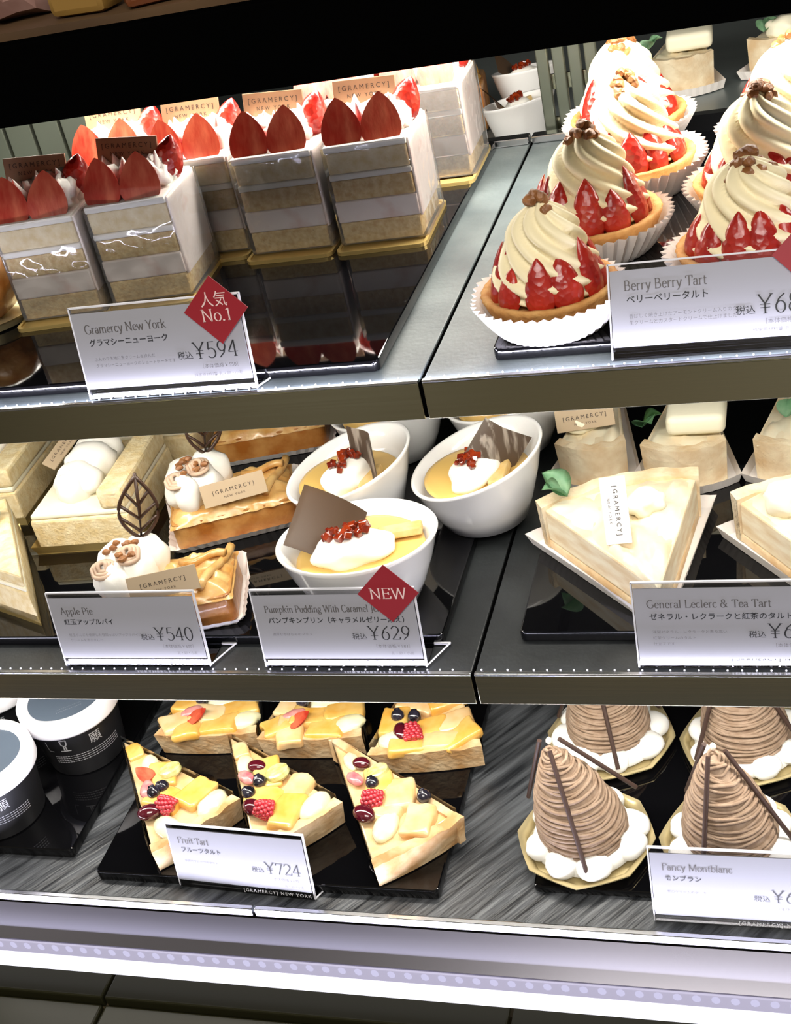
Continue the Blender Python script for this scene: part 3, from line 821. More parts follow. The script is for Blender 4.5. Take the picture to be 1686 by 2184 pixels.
# ------------------------------------------------------------------ pudding cups
def make_pudding(seed, label, loc, rz, plate=None, biscuit=(0.024, 0.011, 4), tilt=0.2, high=0):
    rr = random.Random(seed * 5 + 1)
    t = thing('pudding_cup', label, 'dessert', loc, rz, 'pumpkin puddings in white cups')
    high -= rz                     # the rim stands highest on this side

    def rim(a, r, z, k):
        f = max(0.0, z / 0.055)
        return r, z + f * tilt * r * math.cos(a - R_(high))
    prof = [(0.0300, 0.0), (0.0335, 0.0015), (0.0400, 0.016), (0.0470, 0.036), (0.0520, 0.0535), (0.0532, 0.0562), (0.0522, 0.0575), (0.0500, 0.0562),
            (0.0440, 0.042), (0.0400, 0.033), (0.0100, 0.031)]
    bm = NB(); lathe(bm, prof, 64, rim); obj('cup', bm, PORCELAIN, t, smooth=180)
    bm = NB(); lathe(bm, [(0.0428, 0.0400), (0.0428, 0.0412), (0.0395, 0.0416), (0.02, 0.0416)], 48); obj('custard', bm, CUSTARD, t, smooth=180)
    bm = NB(); blob(bm, (-0.004, -0.002, 0.0470), (0.0275, 0.0175, 0.0140), 0.16, 1.6, 4, seed, M=rot(0, 0, rr.uniform(-15, 15))); obj('cream', bm, CREAM, t, smooth=180)
    for i in range(26):
        bm = NB(); s = rr.uniform(0.0014, 0.0028)
        px, py = rr.uniform(-0.015, 0.013), rr.uniform(-0.008, 0.007)
        box(bm, -s, s, -s, s, -s, s, bev=0.0006, M=rot(rr.uniform(0, 90), rr.uniform(0, 90), rr.uniform(0, 90), (-0.004 + px, py - 0.001, 0.0470 + 0.0140 * math.sqrt(max(0, 1 - (px / 0.0275) ** 2 - (py / 0.0175) ** 2)) + 0.0016 + rr.uniform(0, 0.002))))
        obj('caramel_jelly', bm, CARAMEL, t, smooth=0)
    if biscuit:
        bm = NB(); box(bm, -0.015, 0.015, -0.0065, 0.0065, -0.0035, 0.0035, bev=0.0016, M=rot(-14, 0, biscuit[2], (biscuit[0], biscuit[1], 0.0465))); obj('sponge_finger', bm, mat('pale_biscuit', '#d8bd86', 0.6, col2='#c9a560', scale=90), t)
    if plate:
        kind, M = plate
        b = bmesh.new(); N = 10; rows = []
        for i in range(N + 1):
            u = -1 + 2 * i / N
            row = []
            for j in range(N + 1):
                v = -1 + 2 * j / N
                bend = (0.0035 * u * u) if kind == 'flat' else 0.0075 * u * u + 0.002 * math.sin(3 * u)
                sz = 0.0255 if kind == 'flat' else 0.021; row.append((u * sz, bend, v * sz))
            rows.append(row)
        grid(b, rows, False); r = bmesh.ops.solidify(b, geom=b.faces[:], thickness=0.0012)
        bm = NB(); merge(bm, b, M)
        obj('chocolate_sheet', bm, MILK_CHOC if kind == 'flat' else MARBLE_CHOC, t, smooth=50)
    return t


PUDDINGS = [
    (1, 'pudding cup behind the red NEW diamond with a flat brown chocolate square', -0.0860, 0.0440, 10, ('flat', rot(-60, 45, 8, (-0.0200, 0.0150, 0.0560))), (0.026, 0.012, 4), 0.14, -90),
    (2, 'pudding cup with an upright narrow chocolate curl, beside the rear apple pie', -0.1210, 0.1430, 70, ('curl', rot(4, 6, 58, (0.0060, -0.0190, 0.0640))), (-0.002, -0.022, 20), 0.26, 10),
    (3, 'pudding cup with a marbled folded chocolate sheet, beside the tea tart slices', -0.0215, 0.1420, 70, ('curl', rot(-10, 40, -52, (0.0040, -0.0180, 0.0600))), (-0.004, -0.022, 20), 0.26, 10),
    (4, 'rear pudding cup half hidden under the shelf above, left of its neighbour', -0.1160, 0.2460, 20, ('flat', rot(-10, 45, 12, (-0.014, 0.014, 0.064))), (0.024, 0.011, 4), 0.2, 10),
    (5, 'rear pudding cup half hidden under the shelf above, nearest the tea tarts', -0.0190, 0.2480, 20, None, (0.024, 0.011, 4), 0.2, 10),
]
for sd, lb, x, y, rz, pl, bi, ti, hi in PUDDINGS:
    make_pudding(sd, lb, (x, y, TM), rz, pl, bi, ti, hi).scale = (1.06, 1.06, 0.92) if sd == 1 else (0.95, 0.95, 0.90)


# ------------------------------------------------------------------ apple pies
def name_tag(t, M, w=0.046, h=0.0175, m=None, name='name_plaque', vertical=False):
    bm = NB(); box(bm, -w / 2, w / 2, -0.0006, 0.0006, -h / 2, h / 2, bev=0.0002, M=M); pl = obj(name, bm, m or BEIGE_TAG, t, smooth=0)
    bm = NB()
    text_into(bm, '[GRAMERCY]', 0.0042, M @ Matrix.Translation((0, -0.0008, -0.0002)) @ UPRIGHT, 'CENTER', sp=1.45)
    text_into(bm, 'NEW YORK', 0.0024, M @ Matrix.Translation((0, -0.0008, -0.0045)) @ UPRIGHT, 'CENTER', sp=1.5)
    obj('lettering', bm, INK, pl, smooth=0)
    return pl


def make_pie(seed, label, loc, rz, leaf=True, toppings=True):
    rr = random.Random(seed * 3 + 2)
    t = thing('apple_pie', label, 'pie', loc, rz, 'apple pies')
    w, d, h = 0.098, 0.058, 0.030
    # pleated wrap under and behind
    b = bmesh.new(); rows = []
    q = rrect(w + 0.004, d + 0.004, 0.006, 4); path = []
    for i in range(len(q)):
        a, c = Vector(q[i]), Vector(q[(i + 1) % len(q)]); n = max(1, int((c - a).length / 0.0035))
        for k in range(n): path.append(a.lerp(c, k / n))
    if len(path) % 2: path.append(path[-1].lerp(path[0], 0.5))
    for k in range(4):
        f = k / 3
        rows.append([(p.x * (1 + 0.09 * f) * (1 + 0.008 * (1 if i % 2 else -1)), p.y * (1 + 0.13 * f) * (1 + 0.010 * (1 if i % 2 else -1)), 0.0004 + (0.0060 + 0.012 * (p.y > 0.02)) * f) for i, p in enumerate(path)])
    grid(b, rows, True, True, False); bm = NB(); merge(bm, b); obj('paper_wrap', bm, CUP_PAPER, t, smooth=0)
    bm = NB(); prism(bm, rrect(w, d, 0.006, 4), 0.0012, h - 0.006, bev=0.0015); obj('pastry_case', bm, BAKED, t)
    # wavy filling top
    b = bmesh.new(); rows = []; NX, NY = 44, 26
    for j in range(NY + 1):
        row = []
        for i in range(NX + 1):
            u, v = i / NX * 2 - 1, j / NY * 2 - 1
            e = (1 - abs(u) ** 6) * (1 - abs(v) ** 6)
            hz = h - 0.0085 + e * (0.0075 + 0.0050 * noise.noise(Vector((u * 3.4, v * 6, seed))) + 0.0030 * abs(math.sin(8 * v + 3 * u + seed + 2 * noise.noise(Vector((u * 2, v * 2, seed))))) + 0.0016 * noise.noise(Vector((u * 14, v * 12, seed))))
            row.append((u * (w / 2 + 0.0010 + 0.0012 * noise.noise(Vector((v * 5, seed, 2)))), v * (d / 2 + 0.0012 + 0.0014 * noise.noise(Vector((u * 7, seed, 5)))), hz))
        rows.append(row)
    grid(b, rows, False); bm = NB(); merge(bm, b); obj('pastry_top', bm, BAKED_PALE, t, smooth=180)
    bm = NB()
    for sx in (-1, 1):
        tube(bm, [(sx * 0.016 + sx * 0.020 * k / 8 + 0.012, -0.024 + 0.048 * k / 8, h + 0.001 + 0.002 * math.sin(k * 0.8)) for k in range(9)], 0.0032, 8)
    tube(bm, [(0.012 + 0.033 * k / 6, 0.010 - 0.004 * math.sin(k), h + 0.004) for k in range(7)], 0.0030, 8)
    obj('lattice_strip', bm, BAKED_PALE, t, smooth=180)
    if toppings:
        bm = NB()
        for k, (px, py, s) in enumerate(((-0.030, 0.010, 0.0165), (-0.013, 0.014, 0.0150), (-0.034, -0.006, 0.0130), (-0.020, -0.004, 0.0150), (-0.030, -0.017, 0.0100))):
            blob(bm, (px, py + 0.004, h + 0.009), (s * 1.12, s * 1.05, 0.0185), 0.2, 1.8, 3, seed + k)
        obj('cream', bm, CREAM, t, smooth=180)
        for k, (px, py, pz) in enumerate(((-0.018, -0.004, 0.0205), (-0.036, -0.012, 0.017))):
            bm = NB()
            for q_ in range(3):
                R0 = 0.0078 - 0.0024 * q_
                tube(bm, [(px + R0 * math.cos(a * 0.4488), py + R0 * math.sin(a * 0.4488), h + 0.008 + pz + 0.0012 * q_ - (0.004 if a > 7 else 0)) for a in range(14)], 0.0017, 6, True)
            obj('chestnut_coil', bm, mat('pale_coil', '#c7ab93', 0.55), t, smooth=180)
        for k in range(10):
            bm = NB(); blob(bm, (rr.uniform(-0.034, -0.012), rr.uniform(-0.012, 0.012), h + 0.0275 + rr.uniform(0, 0.003)), (0.0032, 0.0022, 0.0022), 0.4, 2, 2, k)
            obj('nut_piece', bm, NUT, t)
    if leaf:
        bm = NB()
        P = rot(-6, 12, 10, (-0.012, 0.018, h + 0.025)) @ Matrix.Scale(1.2, 4)
        def L(u): return 0.0115 * math.sin(math.pi * min(1, max(0, u)) ** 0.85)
        for s in (-1, 1):
            tube(bm, [(s * L(k / 12), 0, 0.040 * k / 12) for k in range(13)], 0.0012, 6, M=P)
            for u in (0.12, 0.32, 0.52):
                tube(bm, [(0, 0, 0.040 * u), (s * L(u + 0.22) * 0.55, 0, 0.040 * (u + 0.14)), (s * L(u + 0.24), 0, 0.040 * (u + 0.24))], 0.0010, 6, M=P)
        tube(bm, [(0, 0, -0.004), (0.0006, 0, 0.018), (0, 0, 0.042)], 0.0012, 6, M=P)
        obj('chocolate_leaf', bm, CHOC, t, smooth=180)
    if toppings:
        name_tag(t, rot(-22, -2, 0, (0.0060, -0.0270, h + 0.0125)), 0.050, 0.0175)
    return t


make_pie(1, 'front apple pie with chocolate lattice leaf, behind the 540 yen sign', (-0.2330, 0.0300, TM), 16)
make_pie(2, 'rear apple pie with chocolate lattice leaf and nuts, beside the pudding cups', (-0.2260, 0.1480, TM), 22)
make_pie(3, 'plain top of an apple pie at the back under the shelf edge', (-0.2350, 0.2700, TM), 14, leaf=False, toppings=False)


# ------------------------------------------------------------------ slices: fruit tart and tea tart
def wedge(L, w, n=9, off=0.0, bulge=0.10):
    """tip at origin, crust end at +Y"""
    out = [(0, off * 1.6)]
    for k in range(n):
        u = 1 - 2 * k / (n - 1)
        out.append((u * (w / 2 - off), L - off + L * bulge * (1 - u * u) - L * bulge))
    return out


def slice_body(t, L, w, h, crust, fill, fill_name, seed, rim=0.006, bulge=0.08):
    bm = NB(); prism(bm, wedge(L, w, off=0.0, bulge=bulge), 0.0010, 0.0075, bev=0.0008)
    # rim wall along the crust end with a ragged top
    b = bmesh.new(); N = 22; rows = [[], [], [], []]
    for k in range(N + 1):
        u = 1 - 2 * k / N
        yo = L + L * bulge * (1 - u * u) - L * bulge
        hz = h + 0.0022 * noise.noise(Vector((u * 4, seed, 0.3)))
        for r_, (x, y, z) in zip(rows, ((u * w / 2, yo, 0.001), (u * (w / 2 + 0.0015), yo + 0.004, hz), (u * (w / 2 - 0.001), yo - rim, hz - 0.001), (u * (w / 2 - 0.002), yo - rim - 0.001, 0.002))):
            r_.append((x, y, z))
    rows.append(rows[0])
    grid(b, rows, False, False, False)
    for e in (0, N):
        pass
    bmesh.ops.holes_fill(b, edges=b.edges, sides=0)
    merge(bm, b); obj('crust', bm, crust, t, smooth=40)
    bm = NB(); prism(bm, wedge(L - rim, w * (L - rim) / L, off=0.0004, bulge=bulge), 0.0078, h - 0.0035, bev=0.0015); obj(fill_name, bm, fill, t)


def fruit_piece(kind, t, M, rr):
    bm = NB()
    if kind == 'mango':
        q_ = rr.random() * 9; b = bmesh.new(); box(b, -0.0165, 0.0165, -0.0115, 0.0115, -0.002, 0.0085, bev=0.0035, seg=3); bmesh.ops.subdivide_edges(b, edges=b.edges[:], cuts=2, use_grid_fill=True)
        for v in b.verts: v.co *= 1 + 0.22 * noise.noise(v.co * 75 + Vector((q_, 0, q_)))
        merge(bm, b, M @ Matrix.Rotation(R_(rr.uniform(-8, 8)), 4, 'Y')); obj('mango_piece', bm, rr.choice((MANGO, MANGO, PEACH)), t, smooth=60)
    elif kind == 'pear':
        blob(bm, (0, 0, 0.0035), (0.0155, 0.0095, 0.0065), 0.12, 1.6, 3, rr.random() * 9, M=M); obj('pear_piece', bm, PEAR, t, smooth=180)
    elif kind == 'kiwi':
        lathe(bm, [(0.0095, 0), (0.0105, 0.002), (0.0100, 0.0055), (0.0085, 0.0065)], 20, M=M @ Matrix.Rotation(R_(14), 4, 'X')); obj('kiwi_piece', bm, KIWI, t)
    elif kind == 'blueberry':
        def fn(a, r, z, k): return (r * (1 + (0.10 * math.cos(5 * a) if k > 8 else 0)), z)
        lathe(bm, [(0.001, 0), (0.0034, 0.0008), (0.0052, 0.0030), (0.0057, 0.0052), (0.0052, 0.0076), (0.0040, 0.0095), (0.0027, 0.0105), (0.0025, 0.0114), (0.0021, 0.0106), (0.0016, 0.0096), (0.0004, 0.0095)], 20, fn, M=M @ Matrix.Rotation(R_(rr.uniform(20, 40)), 4, 'X'))
        obj('blueberry', bm, BLUEBERRY, t, smooth=180)
    elif kind == 'raspberry':
        for k in range(6):
            z = 0.0012 + 0.0024 * k; R0 = 0.0066 * math.sqrt(max(0.05, 1 - (k / 6.2) ** 2)); n = max(3, int(11 * R0 / 0.0066))
            for i in range(n):
                a = 6.283 * (i + 0.5 * (k % 2)) / n
                b = bmesh.new(); bmesh.ops.create_icosphere(b, subdivisions=2, radius=0.0021)
                merge(bm, b, M @ Matrix.Rotation(R_(62), 4, 'X') @ Matrix.Translation((R0 * math.cos(a), R0 * math.sin(a) + 0.005, z - 0.006)))
        blob(bm, (0, 0.005, 0.0), (0.0062, 0.0062, 0.0075), M=M @ Matrix.Rotation(R_(62), 4, 'X'))
        obj('raspberry', bm, RASP, t, smooth=180)
    elif kind == 'grape':
        blob(bm, (0, 0, 0.0035), (0.0070, 0.0100, 0.0062), 0, 1, 3, M=M); obj('grape_half', bm, GRAPE, t, smooth=180)
    elif kind == 'strawberry':
        half_berry(bm, 0.020, 0.0078, M @ rot(-72, 0, 0, (0, -0.008, 0.004))); obj('strawberry_half', bm, [STRAW, STRAW_CUT], t, smooth=50)
    elif kind == 'fig':
        blob(bm, (0, 0, 0.003), (0.0105, 0.0060, 0.0045), 0.15, 2, 3, rr.random() * 5, M=M); obj('strawberry_slice', bm, GRAPE_CUT, t, smooth=180)


def make_fruit_slice(seed, label, tip, rz, L, w, fruits, h=0.025, side_rim=False):
    rr = random.Random(seed)
    t = thing('fruit_tart_slice', label, 'tart', tip, rz, 'fruit tart slices')
    slice_body(t, L, w, h, PALE_PASTRY, GLAZE_CREAM, 'custard', seed, bulge=0.02)
    if side_rim:
        bm = NB(); p0, p1 = Vector((-0.001, 0.004, 0)), Vector((-w / 2 + 0.001, L, 0)); d_ = (p1 - p0).normalized(); n_ = Vector((d_.y, -d_.x, 0)); b = bmesh.new(); rows = []
        for k in range(15):
            c = p0.lerp(p1, k / 14); hz = h + 0.0015 * noise.noise(Vector((k * 0.6, seed, 1)))
            rows.append([tuple(c + Vector((0, 0, 0.001))), tuple(c - n_ * 0.001 + Vector((0, 0, hz))), tuple(c + n_ * 0.005 + Vector((0, 0, hz - 0.0008))), tuple(c + n_ * 0.006 + Vector((0, 0, 0.002)))])
        grid(b, rows, True, True, True); merge(bm, b); obj('side_crust', bm, PALE_PASTRY, t, smooth=40)
    for kind, v, u, a in fruits:
        fruit_piece(kind, t, Matrix.Translation((v, u * L, h - (0.0050 if kind in ('mango', 'pear') else 0.0006))) @ rot(0, 0, a) @ Matrix.Scale(min(1.0, 0.42 + u), 4), rr)
    bm = NB()
    q = wedge(L - 0.002, w * 0.985, off=-0.0012, bulge=0.06); b = bmesh.new()
    grid(b, [[(*p, 0.002) for p in (q[-1], q[0], q[1])], [(*p, h + 0.001) for p in (q[-1], q[0], q[1])]], False)
    merge(bm, b); obj('film_wrap', bm, FILM, t, smooth=0)
    return t


LUMPS = [('mango', -0.006, 0.50, 70), ('mango', 0.006, 0.68, 120), ('pear', -0.020, 0.92, 20), ('pear', 0.018, 0.90, 100)]
F1 = LUMPS + [('mango', -0.001, 0.16, 80), ('pear', -0.004, 0.34, 70), ('strawberry', 0.006, 0.45, 200), ('kiwi', -0.012, 0.52, 0), ('fig', 0.012, 0.56, 60), ('blueberry', 0.010, 0.64, 0),
      ('blueberry', -0.001, 0.62, 90), ('raspberry', 0.010, 0.76, 30), ('mango', -0.016, 0.78, 20), ('grape', 0.022, 0.74, 60)]
F2 = LUMPS[:3] + [('mango', 0.000, 0.18, 80), ('pear', 0.004, 0.32, 70), ('grape', -0.002, 0.42, 40), ('fig', 0.010, 0.46, 100), ('kiwi', -0.012, 0.56, 20), ('blueberry', 0.004, 0.58, 0),
      ('blueberry', 0.014, 0.62, 40), ('mango', -0.014, 0.74, 30), ('raspberry', 0.016, 0.78, 60), ('grape', 0.020, 0.72, 20), ('mango', 0.000, 0.86, 40)]
F3 = LUMPS[:2] + [('pear', 0.000, 0.26, 80), ('grape', -0.004, 0.34, 40), ('fig', 0.008, 0.42, 100), ('kiwi', -0.010, 0.46, 20), ('blueberry', 0.000, 0.54, 0), ('mango', -0.012, 0.66, 60),
      ('raspberry', 0.010, 0.62, 60), ('grape', 0.020, 0.68, 20), ('blueberry', -0.024, 0.80, 0), ('mango', -0.010, 0.88, 45), ('pear', 0.012, 0.80, 40)]
FB = [('mango', 0.026, 0.72, 80), ('mango', 0.018, 0.94, 100), ('mango', -0.012, 0.93, 0), ('pear', 0.0, 0.5, 60)] + [('mango', -0.012, 0.60, 30), ('mango', 0.010, 0.62, -20), ('mango', -0.024, 0.80, 20), ('mango', 0.004, 0.84, 0), ('pear', -0.006, 0.72, 10), ('strawberry', 0.012, 0.90, 120),
      ('blueberry', 0.014, 0.76, 0), ('mango', 0.028, 0.90, 30), ('pear', -0.030, 0.90, 30), ('fig', 0.018, 0.84, 30)]
FC = [('mango', 0.028, 0.76, 80), ('mango', 0.014, 0.94, 10), ('mango', -0.014, 0.93, 0), ('pear', 0.0, 0.5, 60)] + [('mango', -0.012, 0.60, 30), ('mango', 0.010, 0.62, -20), ('mango', -0.022, 0.80, 20), ('mango', 0.000, 0.84, 0), ('pear', 0.024, 0.90, 10), ('raspberry', 0.010, 0.88, 10), ('grape', 0.019, 0.87, 20),
      ('blueberry', 0.010, 0.78, 0), ('blueberry', 0.024, 0.76, 0), ('mango', -0.028, 0.90, 30)]


def aim(tip, end): return math.degrees(math.atan2(end[1] - tip[1], end[0] - tip[0])) - 90


def fr(seed, label, tip, end, w, fruits, side_rim=False):
    L = math.hypot(end[0] - tip[0], end[1] - tip[1])
    make_fruit_slice(seed, label, (tip[0], tip[1], TB), aim(tip, end), L, w, fruits, side_rim=side_rim)


fr(1, 'left front fruit tart slice with white pear at its tip, behind the 724 yen sign', (-0.3590, 0.0760), (-0.2520, -0.0170), 0.076, F1)
fr(2, 'middle front fruit tart slice with two dark berries lying side by side', (-0.2620, 0.0840), (-0.1680, -0.0140), 0.074, F2)
fr(3, 'right front fruit tart slice with a single dark berry near its front corner', (-0.1720, 0.0860), (-0.0700, -0.0240), 0.074, F3, side_rim=True)
fr(4, 'rear left fruit tart slice of orange fruit under the shelf edge', (-0.2930, 0.2300), (-0.2840, 0.0840), 0.090, FB)
fr(5, 'rear middle fruit tart slice of orange fruit under the shelf edge', (-0.1980, 0.2300), (-0.1890, 0.0820), 0.088, FB)
fr(6, 'rear right fruit tart slice at the tray corner, its crust facing forward', (-0.1080, 0.2160), (-0.0880, 0.0700), 0.090, FC)


def leaf_sprig(t, M, n=3, s=1.0, name='mint_leaf'):
    for k in range(n):
        b = bmesh.new(); rows = []; Lf = 0.020 * s * (1 - 0.18 * k); Wf = 0.0085 * s * (1 - 0.12 * k)
        for i in range(9):
            u = i / 8; wv = Wf * math.sin(math.pi * u ** 0.75)
            rows.append([(v * wv, u * Lf, 0.0045 * s * abs(v) * math.sin(math.pi * u) + 0.004 * s * math.sin(u * 2.2)) for v in (-1, -0.5, 0, 0.5, 1)])
        grid(b, rows, False); bmesh.ops.solidify(b, geom=b.faces[:], thickness=0.0004)
        bm = NB(); merge(bm, b, M @ Matrix.Rotation(R_((k - (n - 1) / 2) * 62), 4, 'Z') @ Matrix.Rotation(R_(22), 4, 'X')); obj(name, bm, LEAF, t, smooth=180)


def make_tea(seed, label, tip, end, w, leaf=None, plaque=None, cream=(), z=None, h=0.036):
    rr = random.Random(seed * 7)
    L = math.hypot(end[0] - tip[0], end[1] - tip[1])
    t = thing('tea_tart_slice', label, 'tart', (tip[0], tip[1], TM if z is None else z), aim(tip, end), 'tea tart slices')
    slice_body(t, L, w, h, mat('tea_crust', '#e6d8ba', 0.8, col2='#cdb088', scale=50, bump=0.5, bscale=220, spec=0.2), mat('tea_filling', '#e8dec4', 0.5, col2='#d6bf98', scale=40, stretch=(1, 1, 4)), 'filling', seed)
    # rippled glazed top
    b = bmesh.new(); rows = []; N = 22
    for i in range(N + 1):
        u = max(0.02, i / N); row = []
        for j in range(17):
            v = j / 8 - 1
            e = (1 - abs(v) ** 5) * (1 - (2 * u - 1) ** 8)
            hz = h - 0.0045 + e * (0.0042 + 0.0085 * noise.noise(Vector((v * w * u * 40, u * L * 40, seed))) + 0.003 * noise.noise(Vector((v * w * u * 110, u * L * 110, seed))))
            row.append((v * u * (w / 2 - 0.001), u * (L - 0.006), hz))
        rows.append(row)
    grid(b, rows, False); bm = NB(); merge(bm, b); obj('pear_topping', bm, TEA_GLAZE, t, smooth=180)
    for k, (x, u, s) in enumerate(cream):
        bm = NB(); blob(bm, (x, u * L, h + 0.005), (0.017 * s, 0.014 * s, 0.012 * s), 0.3, 1.8, 3, seed + k); obj('cream', bm, TEA_CREAM, t, smooth=180)
    if leaf: leaf_sprig(t, rot(0, 0, leaf[2], (leaf[0], leaf[1] * L, h + 0.003)), leaf[3], leaf[4])
    if plaque:
        name_tag(t, plaque[0], 0.044, 0.0165, plaque[1])
    b = bmesh.new(); rows = []; q = wedge(L + 0.004, w + 0.012, 13, -0.002); m = []
    for i in range(len(q)):
        a, c = Vector(q[i]), Vector(q[(i + 1) % len(q)]); n = max(1, int((c - a).length / 0.003))
        for k in range(n): m.append(a.lerp(c, k / n))
    cx_, cy_ = 0, L * 0.6
    for k in range(3):
        f = k / 2
        rows.append([(cx_ + (p.x - cx_) * (1 + 0.07 * f + 0.006 * (i % 2)), cy_ + (p.y - cy_) * (1 + 0.05 * f + 0.006 * (i % 2)), 0.0003 + 0.0085 * f) for i, p in enumerate(m)])
    grid(b, rows, True, True, False); bm = NB(); merge(bm, b); obj('paper_wrap', bm, CUP_PAPER, t, smooth=0)
    return t


PT = mat('white_plaque', '#efecea', 0.5)
make_tea(1, 'front left tea tart slice with a green leaf and an upright white plaque', (0.1190, 0.0020), (0.0790, 0.1280), 0.112,
         leaf=(-0.036, 0.88, 70, 2, 1.25), plaque=(rot(-24, 0, -14, (-0.012, 0.060, 0.057)) @ rot(0, 88, 0), PT), cream=((0.012, 0.66, 0.8),))
make_tea(2, 'front right tea tart slice at the picture edge with a small leaf on top', (0.2320, 0.0030), (0.2050, 0.1220), 0.096,
         leaf=(0.034, 0.90, 150, 2, 0.9), cream=((-0.016, 0.74, 1.0), (0.016, 0.9, 0.9)))
make_tea(3, 'rear left tea tart slice bearing a beige plaque, beside the hidden pudding cup', (0.0570, 0.3300), (0.0550, 0.1720), 0.050,
         plaque=(rot(-24, -6, -178, (0.004, 0.135, 0.048)), None), cream=((0.010, 0.80, 0.8),))
make_tea(4, 'rear middle tea tart slice with a smooth square cream block and a leaf', (0.1230, 0.3200), (0.1230, 0.1640), 0.058,
         leaf=(0.030, 0.82, 60, 2, 1.1), cream=())
bl = [o for o in COL.objects if o.get('label', '').startswith('rear middle tea')][0]
bm = NB(); box(bm, -0.030, 0.012, 0.098, 0.140, 0.036, 0.052, bev=0.005, seg=3); obj('cream_block', bm, TEA_CREAM, bl, smooth=60)
make_tea(5, 'rear right tea tart slice with a two-leaf sprig at the picture edge', (0.2080, 0.3200), (0.2080, 0.1640), 0.070,
         leaf=(0.014, 0.80, 140, 2, 0.9), plaque=(rot(-20, -4, -178, (-0.024, 0.120, 0.046)), PT), cream=((-0.02, 0.90, 1.0),))
make_tea(6, 'pale leafy slice at the far left of the upper shelf behind the shortcakes', (-0.4300, 0.3000), (-0.3820, 0.2400), 0.070, z=TT,
         leaf=(-0.006, 0.80, 150, 3, 1.3), cream=((0.004, 0.7, 0.9),))
t = thing('glazed_bun', 'brown glazed bun in a gold dish at the left edge of the upper shelf', 'bun', (-0.3560, 0.1180, TT))
bm = NB(); lathe(bm, [(0.030, 0.0), (0.034, 0.001), (0.0375, 0.007), (0.0385, 0.0075), (0.0365, 0.0070), (0.033, 0.002), (0.01, 0.0018)], 64); obj('gold_dish', bm, GOLD_FOIL, t)
bm = NB(); blob(bm, (0, 0, 0.0260), (0.0300, 0.0300, 0.0245), 0.10, 2.2, 4, 5.5); obj('bun', bm, BAKED, t, smooth=180)


# ------------------------------------------------------------------ cream sponge cakes at the left of the middle shelf
def make_sandwich(seed, label, loc, rz, w=0.086, d=0.105, plaque=None, tri=False):
    rr = random.Random(seed)
    t = thing('cream_sponge_cake', label, 'cake', loc, rz, 'pale cream sponge cakes')
    base = [(-w / 2, -d / 2), (w / 2, -d / 2), (w / 2, d / 2), (-w / 2, d / 2)] if not tri else wedge(d, w, 5, bulge=0.04)
    k = 1.03 if tri else 1.05
    bm = NB(); prism(bm, [(x * k, y * k) for x, y in base], 0, 0.0012)
    b = bmesh.new(); grid(b, [[(x * k, y * k, 0.001) for x, y in base], [(x * (k + 0.05), y * (k + 0.05), 0.009) for x, y in base]]); merge(bm, b)
    obj('gold_tray', bm, GOLD, t, smooth=0)
    bm = NB(); prism(bm, base, 0.0015, 0.030, bev=0.002); obj('sponge_base', bm, SPONGE_LIGHT, t)
    bm = NB(); prism(bm, [(x * 0.97, y * 0.97) for x, y in base], 0.0302, 0.0345, bev=0.0015); obj('cream_filling', bm, TEA_CREAM, t)
    if not tri:
        bm = NB(); box(bm, w / 2 - 0.022, w / 2, -d / 2 + 0.002, d / 2 - 0.002, 0.0346, 0.052, bev=0.003); obj('sponge_side', bm, SPONGE_LIGHT, t)
        bm = NB()
        for i, (x, y, z, s) in enumerate(((-0.008, -0.016, 0.044, 0.021), (-0.004, 0.004, 0.050, 0.022), (-0.006, 0.026, 0.048, 0.021), (-0.010, -0.026, 0.042, 0.014))):
            blob(bm, (x, y, z), (s, s * 0.85, 0.016), 0.18, 1.5, 3, seed + i)
        obj('whipped_cream', bm, CREAM, t, smooth=180)
    else:
        bm = NB(); prism(bm, [(x * 0.94, y * 0.94) for x, y in base], 0.0346, 0.046, bev=0.002); obj('sponge_top', bm, SPONGE_LIGHT, t)
        bm = NB(); blob(bm, (0.0, 0.100, 0.054), (0.024, 0.018, 0.014), 0.15, 1.5, 3, seed); obj('whipped_cream', bm, CREAM, t, smooth=180)
    if plaque: name_tag(t, plaque, 0.044, 0.0150)
    return t


make_sandwich(1, 'pale sponge cake with a mound of white cream, left of the rear apple pie', (-0.3480, 0.1640, TM), 4, plaque=rot(-62, 0, 0, (-0.034, 0.022, 0.056)) @ rot(0, -62, 0))
make_sandwich(2, 'pale sponge cake cut by the left picture edge behind the triangular one', (-0.4720, 0.2030, TM), 4)
make_sandwich(3, 'triangular pale sponge cake at the left edge with a slanting beige plaque', (-0.3370, 0.0130, TM), 51, w=0.084, d=0.140, tri=True, plaque=rot(-58, 0, -51, (0.0080, 0.0940, 0.062)) @ rot(0, -64, 0))
make_sandwich(4, 'pale sponge cake in the rear row behind the white cream mound', (-0.3400, 0.2850, TM), 4)


